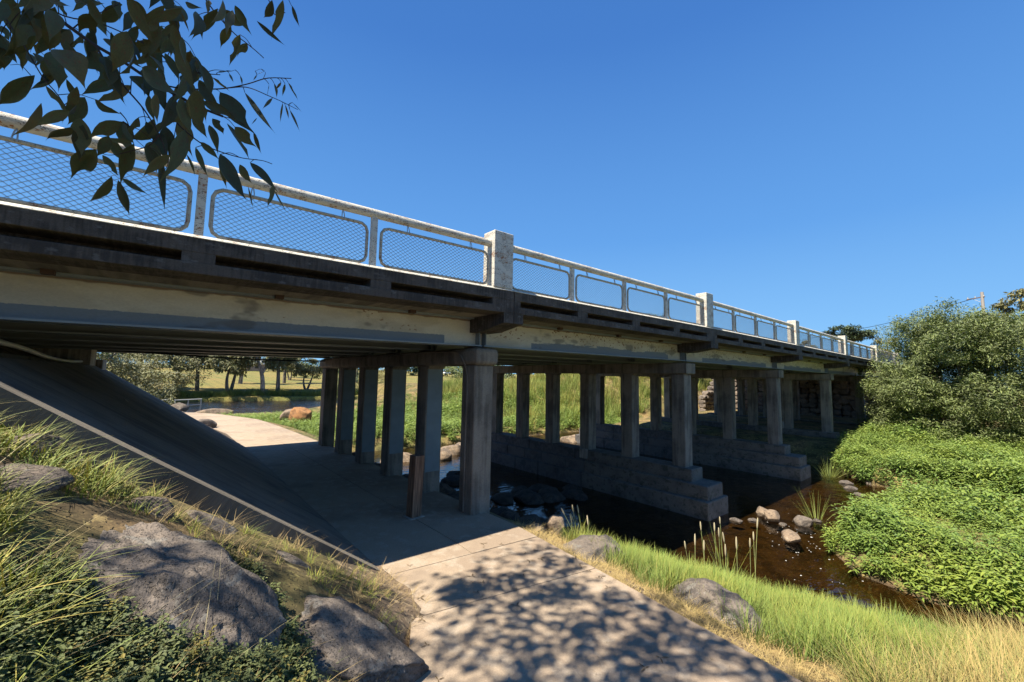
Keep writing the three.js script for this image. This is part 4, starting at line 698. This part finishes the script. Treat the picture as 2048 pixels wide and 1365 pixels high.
{ // the wood that closes the view behind the park
  const r = R(97), c = []; for (let i = 0; i < 70; i++) { const x = -70 + 260 * (i + r()) / 70, z = -175 + .45 * x - 20 * r() - (x > 30 ? 0 : 15); c.push([x, land(x, z) + 2.5 + 2.5 * r(), z, 4.5 + 3 * r(), 3.5 + 2.5 * r(), 4, 420]); }
  tag(mesh('distant_wood', crown(98, c, { leaf: 1.1, width: .5, hang: .4, subs: 9 }), DARKB), 'dark band of distant trees closing off the far side of the park', 'wood', null, 'stuff');
}
const LEAVES = [[-.234,3.285,-1.740,-.271,3.251,-1.807,.050],[-.187,3.373,-1.774,-.235,3.364,-1.873,.047],[-.066,3.372,-1.648,-.038,3.282,-1.689,.041],[-.061,3.126,-1.329,-.116,3.067,-1.376,.027],[-.150,3.388,-1.814,-.103,3.338,-1.799,.030],[-.057,3.312,-1.724,-.103,3.268,-1.717,.031],
[-.041,3.164,-1.520,-.064,3.111,-1.512,.033],[-.062,3.149,-1.575,-.029,3.081,-1.565,.030],[-.022,3.041,-1.298,-.010,2.963,-1.260,.018],[-.004,3.081,-1.407,-.019,3.069,-1.476,.028],[.009,3.203,-1.617,.030,3.119,-1.565,.030],[.023,3.135,-1.629,.064,3.041,-1.558,.049],
[-.019,3.103,-1.581,.013,3.007,-1.516,.042],[-.160,3.047,-1.406,-.142,3.010,-1.444,.018],[-.187,3.090,-1.524,-.139,3.044,-1.453,.022],[-.262,3.367,-1.928,-.263,3.350,-1.979,.025],[-.144,3.130,-1.522,-.142,3.129,-1.582,.011],[-.132,3.183,-1.627,-.155,3.155,-1.673,.020],
[-.105,3.092,-1.454,-.074,3.096,-1.485,.037],[-.110,3.231,-1.676,-.143,3.214,-1.767,.037],[-.174,3.234,-1.827,-.121,3.185,-1.763,.045],[-.094,3.092,-1.520,-.061,3.022,-1.457,.028],[-.098,2.998,-1.430,-.039,2.916,-1.334,.056],[-.125,3.016,-1.526,-.091,2.964,-1.517,.050],
[-.258,3.001,-1.494,-.212,2.924,-1.488,.082],[-.292,3.090,-1.674,-.280,2.982,-1.652,.072],[-.255,3.227,-1.860,-.215,3.139,-1.834,.094],[-.190,3.072,-1.580,-.172,3.029,-1.568,.038],[-.169,3.101,-1.747,-.233,3.035,-1.750,.043],[-.150,3.159,-1.855,-.212,3.075,-1.854,.049],
[-.378,3.129,-1.940,-.458,3.075,-2.057,.057],[-.278,2.914,-1.528,-.239,2.866,-1.538,.019],[-.224,2.970,-1.645,-.253,2.911,-1.686,.052],[-.226,2.849,-1.488,-.264,2.784,-1.468,.034],[-.227,2.847,-1.572,-.283,2.834,-1.679,.036],[-.211,2.855,-1.565,-.218,2.790,-1.612,.050],
[-.222,2.934,-1.920,-.284,2.861,-2.037,.077],[-.140,2.898,-1.572,-.195,2.846,-1.606,.044],[-.212,3.003,-1.708,-.158,2.984,-1.701,.037],[-.160,2.759,-1.491,-.131,2.725,-1.503,.025],[-.170,2.822,-1.825,-.220,2.772,-1.920,.043],[-.121,2.683,-1.433,-.102,2.627,-1.482,.026],
[-.116,2.697,-1.454,-.072,2.658,-1.401,.019],[-.116,2.890,-1.682,-.143,2.800,-1.770,.051],[-.081,2.833,-1.529,-.043,2.782,-1.558,.037],[-.049,2.843,-1.600,-.030,2.698,-1.577,.023],[-.028,2.803,-1.477,-.065,2.731,-1.474,.042],[.000,2.821,-1.336,-.037,2.688,-1.337,.046],
[-.178,2.920,-1.768,-.136,2.882,-1.803,.041],[-.105,2.800,-1.467,-.145,2.792,-1.442,.027],[-.082,3.053,-1.817,-.140,3.001,-1.875,.058],[-.032,2.988,-1.502,-.059,2.884,-1.503,.042],[.008,2.993,-1.559,-.048,2.959,-1.653,.042],[.017,2.942,-1.491,.047,2.883,-1.462,.034],
[.029,2.891,-1.293,.097,2.870,-1.294,.034],[.076,3.068,-1.534,.155,2.962,-1.479,.074],[.104,3.008,-1.596,.151,2.890,-1.522,.037],[.167,2.959,-1.498,.195,2.924,-1.537,.016],[.117,2.952,-1.491,.168,2.917,-1.490,.048],[.135,3.068,-1.484,.202,2.964,-1.432,.021],
[.046,2.977,-1.315,.079,2.970,-1.333,.011],[.020,2.995,-1.404,.053,2.946,-1.376,.029],[.069,3.059,-1.697,.097,3.034,-1.722,.039],[.062,3.031,-1.694,.086,2.943,-1.679,.032],[.038,2.874,-1.497,.078,2.842,-1.497,.025],[.028,2.857,-1.503,.055,2.778,-1.462,.020],
[.083,2.824,-1.425,.134,2.707,-1.350,.049],[.082,2.804,-1.415,.106,2.754,-1.464,.017],[.150,2.898,-1.629,.183,2.853,-1.624,.033],[.155,2.819,-1.411,.212,2.736,-1.353,.030],[.187,2.687,-1.202,.177,2.629,-1.187,.019],[.233,2.786,-1.487,.272,2.741,-1.508,.008],
[.149,2.726,-1.360,.167,2.684,-1.388,.006],[.010,2.893,-1.656,.032,2.843,-1.670,.011],[.051,3.323,-1.519,.007,3.258,-1.597,.041],[.084,3.237,-1.357,.120,3.186,-1.359,.029],[.026,3.223,-1.366,.024,3.188,-1.370,.019],[.065,3.351,-1.555,.120,3.330,-1.537,.043],
[.078,3.157,-1.337,.066,3.137,-1.407,.028],[.110,3.240,-1.473,.093,3.167,-1.506,.031],[.105,3.029,-1.194,.093,3.002,-1.212,.026],[.130,3.159,-1.273,.185,3.118,-1.254,.016],[.193,3.287,-1.308,.185,3.217,-1.364,.039],[.178,3.347,-1.402,.167,3.332,-1.453,.031],
[.207,3.234,-1.247,.228,3.197,-1.253,.013],[-.039,3.338,-1.628,-.016,3.306,-1.655,.009],[-.372,3.207,-1.732,-.426,3.131,-1.831,.065],[-.404,3.375,-1.991,-.412,3.274,-2.034,.062],[-.448,3.325,-2.084,-.449,3.259,-2.153,.061],[-.414,3.149,-1.855,-.424,3.094,-1.874,.029],
[-.280,3.119,-1.577,-.296,3.081,-1.639,.049],[-.382,3.332,-2.010,-.394,3.255,-2.026,.056],[-.300,3.258,-1.831,-.315,3.227,-1.876,.046],[-.269,3.255,-1.825,-.301,3.201,-1.815,.032],[-.440,3.367,-1.979,-.475,3.326,-2.023,.038],[-.460,3.258,-1.952,-.439,3.214,-1.930,.031],
[-.340,3.149,-1.845,-.334,3.105,-1.881,.044],[-.369,3.131,-1.877,-.399,3.189,-1.924,.032],[-.289,3.133,-1.516,-.243,3.090,-1.439,.017],[-.307,3.257,-1.716,-.293,3.235,-1.727,.017],[-.138,3.199,-1.475,-.105,3.169,-1.476,.037],[-.269,3.330,-1.768,-.220,3.285,-1.673,.021],
[-.024,3.274,-1.494,.011,3.239,-1.433,.020],[.051,3.150,-1.245,.029,3.070,-1.224,.031],[.079,3.208,-1.342,.070,3.125,-1.317,.029],[-.390,3.175,-1.675,-.394,3.082,-1.629,.050],[-.441,3.173,-1.850,-.402,3.100,-1.810,.045],[-.364,3.312,-1.840,-.398,3.261,-1.886,.052],
[-.295,3.183,-1.617,-.327,3.159,-1.699,.042],[-.315,3.059,-1.533,-.335,3.004,-1.544,.043],[-.261,3.230,-1.603,-.225,3.194,-1.565,.028],[-.390,3.012,-1.657,-.386,3.005,-1.697,.022],[.094,3.126,-1.512,.101,3.072,-1.452,.009],[.160,3.123,-1.457,.149,3.080,-1.418,.006],
[.203,3.098,-1.424,.207,3.049,-1.406,.012],[.219,3.103,-1.410,.219,3.112,-1.469,.010],[.229,3.098,-1.403,.226,3.060,-1.399,.011],[.236,3.103,-1.397,.262,3.065,-1.398,.009],[.202,3.052,-1.430,.180,3.001,-1.408,.013],[.228,3.039,-1.411,.228,2.990,-1.425,.007],
[.234,3.034,-1.407,.252,3.025,-1.453,.007],[.246,3.018,-1.398,.267,2.952,-1.369,.009],[.191,3.096,-1.435,.181,3.031,-1.385,.005],[.120,3.121,-1.491,.126,3.099,-1.497,.007],[.065,3.129,-1.535,.092,3.109,-1.469,.006],[.175,3.134,-1.443,.164,3.152,-1.501,.004],
[.251,3.040,-1.391,.271,3.010,-1.369,.003],[.148,2.890,-1.278,.137,2.861,-1.262,.004]];
const TWIGS = [[0.0075,[-0.783,3.688,-2.123],[-0.538,3.499,-1.942],[-0.380,3.310,-1.832],[-0.282,3.223,-1.761],[-0.223,3.173,-1.717],[-0.164,3.133,-1.674],[-0.102,3.083,-1.627],[-0.034,3.034,-1.577],[0.022,2.999,-1.534],[0.085,2.969,-1.485]],
[0.0034,[-0.682,3.645,-2.097],[-0.478,3.464,-1.948],[-0.399,3.358,-1.894],[-0.314,3.295,-1.831],[-0.235,3.278,-1.768],[-0.133,3.225,-1.689],[-0.078,3.186,-1.648]],
[0.0028,[-0.078,3.186,-1.648],[-0.029,3.139,-1.613],[0.036,3.125,-1.560],[0.072,3.122,-1.530]],
[0.0029,[-0.167,3.150,-1.700],[-0.092,3.088,-1.645],[-0.025,3.065,-1.591],[0.059,3.064,-1.522],[0.092,3.068,-1.494],[0.139,3.082,-1.453],[0.182,3.100,-1.415],[0.239,3.101,-1.368]],
[0.0018,[0.092,3.075,-1.506],[0.137,3.078,-1.468],[0.191,3.053,-1.426],[0.221,3.038,-1.404],[0.263,3.013,-1.372]],
[0.0024,[-0.035,3.040,-1.590],[-0.024,2.962,-1.590],[0.014,2.917,-1.564],[0.051,2.886,-1.536],[0.134,2.852,-1.471],[0.191,2.843,-1.425],[0.211,2.834,-1.409]],
[0.0029,[-0.538,3.336,-1.882],[-0.430,3.217,-1.807],[-0.393,3.159,-1.782],[-0.362,3.107,-1.762],[-0.324,3.035,-1.739],[-0.287,2.985,-1.714],[-0.259,2.935,-1.697]],
[0.0032,[-0.216,3.142,-1.663],[-0.181,3.078,-1.641],[-0.147,3.029,-1.619],[-0.096,2.961,-1.585],[-0.056,2.887,-1.560],[-0.040,2.844,-1.551]],
[0.0016,[-0.146,2.938,-1.602],[-0.131,2.917,-1.592],[-0.111,2.869,-1.581],[-0.083,2.838,-1.562]],
[0.0017,[-0.056,2.882,-1.547],[-0.074,2.852,-1.565],[-0.106,2.837,-1.594],[-0.166,2.821,-1.646],[-0.195,2.835,-1.668]],
[0.0029,[-0.133,3.635,-1.707],[-0.023,3.493,-1.632],[0.023,3.397,-1.605],[0.059,3.343,-1.581],[0.102,3.290,-1.552],[0.137,3.257,-1.526],[0.163,3.232,-1.508],[0.179,3.214,-1.496]],
[0.0025,[0.020,3.642,-1.644],[0.132,3.511,-1.566],[0.185,3.445,-1.530],[0.205,3.396,-1.519],[0.230,3.405,-1.497]],
[0.0018,[0.132,3.511,-1.566],[0.226,3.463,-1.494],[0.245,3.427,-1.482]],
[0.0024,[-0.131,3.613,-1.681],[-0.082,3.440,-1.661],[-0.067,3.369,-1.657],[-0.048,3.314,-1.647],[-0.030,3.259,-1.638]],
[0.0019,[-0.291,3.255,-1.817],[-0.273,3.276,-1.800],[-0.239,3.300,-1.769],[-0.188,3.332,-1.722]],
[0.0011,[0.036,3.121,-1.548],[0.059,3.130,-1.528],[0.095,3.126,-1.498],[0.106,3.131,-1.488]],
[0.0008,[0.175,3.106,-1.433],[0.178,3.125,-1.429],[0.167,3.135,-1.437],[0.154,3.129,-1.449]],
[0.0013,[-0.351,3.040,-1.761],[-0.376,3.068,-1.778],[-0.398,3.068,-1.797]],
[0.0015,[-0.245,3.283,-1.749],[-0.203,3.235,-1.720],[-0.142,3.163,-1.678]],
[0.0015,[-0.040,2.844,-1.551],[-0.031,2.801,-1.549],[-0.046,2.771,-1.564]]];
// ---------------------------------------------------------------- the gum tree overhead: its branch hangs into the upper left, its crown dapples the path
{
  const t = thing('gum_tree', 'overhanging gum branch with large dark leaves in the upper left corner', 'tree', [0, 0, 0]);
  limbs([[.26, .16, [-4.2, 2.0, 2.2], [-4.0, 4, 1.8], [-3.2, 5.6, .8]], [.15, .05, [-3.2, 5.6, .8], [-2.6, 7.0, -.8], [-2.2, 7.8, -2.8]], [.13, .05, [-3.3, 5.4, .9], [-2.2, 7.0, .2], [-.8, 7.8, .2]], [.06, .012, [-3.3, 5.3, .9], [-2.2, 4.8, -.9], [-1.35, 4.2, -1.8], [-.783, 3.688, -2.123]], [.05, .012, [-2.6, 7.0, -.8], [-1.1, 5.2, -1.2], [-.36, 4.2, -1.5], [-.128, 3.581, -1.643]]], 9).build('trunk', M.bark, t);
  const tw = std({ color: lin(.05, .032, .026), roughness: .9 });
  for (const [r, ...p] of TWIGS) { const m = limbs([[r, r * .45, ...p]], 6); m.build(r > .004 ? 'branch' : 'twig', tw, t); }
  const along = TWIGS.flatMap(([rr, ...p]) => new THREE.CatmullRomCurve3(p.map((v) => V(...v)), false, 'centripetal').getPoints(p.length * 6)), stalks = [];
  const stalk = (a) => { let b = null, bd = 9; for (const p of along) { const d = p.distanceTo(a) + .35 * Math.max(0, a.y - p.y); if (d < bd) { bd = d; b = p; } } const e = b.distanceTo(a); if (e > .004 && e < .085) stalks.push([.0013, .0009, b.toArray(), b.clone().lerp(a, .5).add(V(0, .12 * e, 0)).toArray(), a.toArray()]); };
  // leaf shapes: a curved blade with a midrib fold; some bitten
  const shape = (seed, falc, bite) => {
    const r = R(seed), n = 12, pos = [], ix = []; const bt = bite ? .45 + .3 * r() : 9, bs = r() < .5 ? 0 : 2;
    for (let i = 0; i <= n; i++) {
      const y = i / n, w = .5 * Math.pow(Math.sin(Math.PI * Math.pow(Math.min(1, y * .995 + .005), .78)), 1.15) * (1 - .2 * y) * (1 - Math.pow(y, 5)) * (y > .72 ? lerp(1, .45, (y - .72) / .28) : 1), cx = falc * Math.sin(y * 2.8) * .35, z = .16 * Math.sin(y * 2.6) * (seed % 2 ? 1 : -1);
      for (let j = 0; j < 3; j++) { let ww = w * (1 + .07 * (r() - .5)); if (bite && j === bs && Math.abs(y - bt) < .16) ww *= .25 + 2.2 * Math.abs(y - bt); if (bite > 1 && y > .88) ww *= .9; pos.push(cx + (j - 1) * ww, y, z + (j !== 1 ? .16 * ww * 2 : 0)); }
    }
    for (let i = 0; i < n; i++) for (let j = 0; j < 2; j++) { const a = i * 3 + j; ix.push(a, a + 1, a + 3, a + 1, a + 4, a + 3); }
    const g = new THREE.BufferGeometry(); g.setAttribute('position', new THREE.Float32BufferAttribute(pos, 3)); g.setIndex(ix); g.setAttribute('uv', new THREE.Float32BufferAttribute(pos.filter((_, i) => i % 3 !== 2), 2)); g.computeVertexNormals(); return g;
  };
  const shapes = [shape(1, 0, 0), shape(2, .3, 0), shape(3, -.3, 0), shape(4, .15, 1), shape(5, -.2, 1), shape(6, .5, 0), shape(7, -.5, 2), shape(8, 0, 1)];
  const leafMap = texture(128, 256, (u, v) => { const a = tf(u, v, 4, 301, 4), mid = Math.abs(u - .5) < .03 ? 1.5 : 1, s = tf(u, v, 9, 302, 4); let k = mix3([.9, 1, .75], [1.0, .92, .6], a); k = mix3(k, [1.25, .72, .5], ss(.66, .74, s)); return mul3(k, .62 * mid * (.85 + .3 * tn(u, v, 40, 303))); });
  const mats = [[.08, .09, .038], [.105, .10, .036], [.055, .065, .036], [.14, .115, .05]].map((k) => new THREE.MeshPhysicalMaterial({ color: lin(...k.map((x) => x * 1.5)), map: leafMap, roughness: .8, transmission: .26, thickness: 0, side: THREE.DoubleSide }));
  const r = R(88), Y = V(0, 1, 0);
  for (const [ax, ay, az, bx, by, bz, w] of LEAVES) {
    const a = V(ax, ay, az), d = V(bx - ax, by - ay, bz - az), L = d.length(), y = d.clone().normalize(), f = V(.35 * (r() - .5) + .2, -.6, .75).normalize();
    const x = y.clone().cross(f).normalize().applyAxisAngle(y, (r() - .5) * 1.0), z = x.clone().cross(y);
    const slim = w / L < .3, m = mesh('leaf', shapes[slim ? 1 + Math.floor(r() * 2) + (r() < .4 ? 4 : 0) : Math.floor(r() * 8)], mats[Math.floor(r() * 3.25)], t);
    m.matrixAutoUpdate = true; m.quaternion.setFromRotationMatrix(new THREE.Matrix4().makeBasis(x, y, z)); m.position.copy(a); m.scale.set(w * .86, L * 1.26, Math.min(w, L) * (.5 + 1.9 * r())); stalk(a);
  }
  // more leaves crowd the thick of the branch
  for (let i = 0; i < 150; i++) {
    const k = Math.floor(r() * 60) , [ax, ay, az, bx, by, bz, w] = LEAVES[(k * 2 + 3) % 112], o = V((r() - .5) * .16, (r() - .5) * .13 + .03, (r() - .5) * .1), a = V(ax, ay, az).add(o), y = V((r() - .5) * 1.1, -.85, (r() - .5) * .9).normalize(), f = V(.4 * (r() - .5) + .2, -.6, .75).normalize();
    if (a.x > .02 || a.y < 2.86) continue;
    const x = y.clone().cross(f).normalize().applyAxisAngle(y, (r() - .5) * 1.6), z = x.clone().cross(y), L = .075 + .06 * r(), ww = L * (.24 + .24 * r()); stalk(a);
    const m = mesh('leaf', shapes[Math.floor(r() * 8)], mats[Math.floor(r() * 3.25)], t); m.quaternion.setFromRotationMatrix(new THREE.Matrix4().makeBasis(x, y, z)); m.position.copy(a); m.scale.set(ww, L, ww * (.5 + 2 * r()));
  }
  // the rest of the crown
  const cl = [], q = R(17);
  for (let i = 0; i < 28; i++) { const x = -3.5 + 3.0 * q(), z = -4.2 + 5.4 * q(); if (x < -2.55 && z < -2.4) continue; cl.push([x, 7.6 + .7 * (q() - .5), z, .85, .45, .85, 330]); }
  for (let i = 0; i < 15; i++) { const x = -6.2 + 2.9 * q(), z = -2.3 + 3.6 * q(); cl.push([x, 7.5 + .7 * (q() - .5), z, .85, .45, .85, 330]); }
  for (let i = 0; i < 11; i++) cl.push([-2.7 + 2.4 * q(), 7.7 + .4 * q(), -3.9 + 4.6 * q(), .75, .4, .75, 300]);
  cl.push([-3.1, 7.6, -1.8, .5, .35, .5, 260], [-2.75, 7.6, -2.3, .5, .35, .4, 220]);
  for (let i = 0; i < 5; i++) cl.push([-4.6 + 1.8 * q(), 7.6, -4 + 1.3 * q(), .5, .35, .5, 110]);
  for (let i = 0; i < 7; i++) cl.push([-3.1 + 1.5 * q(), 6.7, -2.1 + 1.6 * q(), .7, .45, .7, 420]);
  tag(mesh('foliage', crown(19, cl, { leaf: .13, width: .42, hang: .9, subs: 9 }), leafMat(.08, .1, .045, .2), t), null, null, null, 'stuff');
  tag(limbs(stalks, 4).build('leaf_stalks', tw, t), null, null, null, 'stuff');
}
const renderer = new THREE.WebGLRenderer({ antialias: true });
renderer.setSize(W, HT); renderer.toneMapping = THREE.LinearToneMapping; renderer.toneMappingExposure = EXPOSURE; renderer.shadowMap.enabled = true; renderer.shadowMap.type = THREE.PCFSoftShadowMap;
renderer.render(scene, camera);
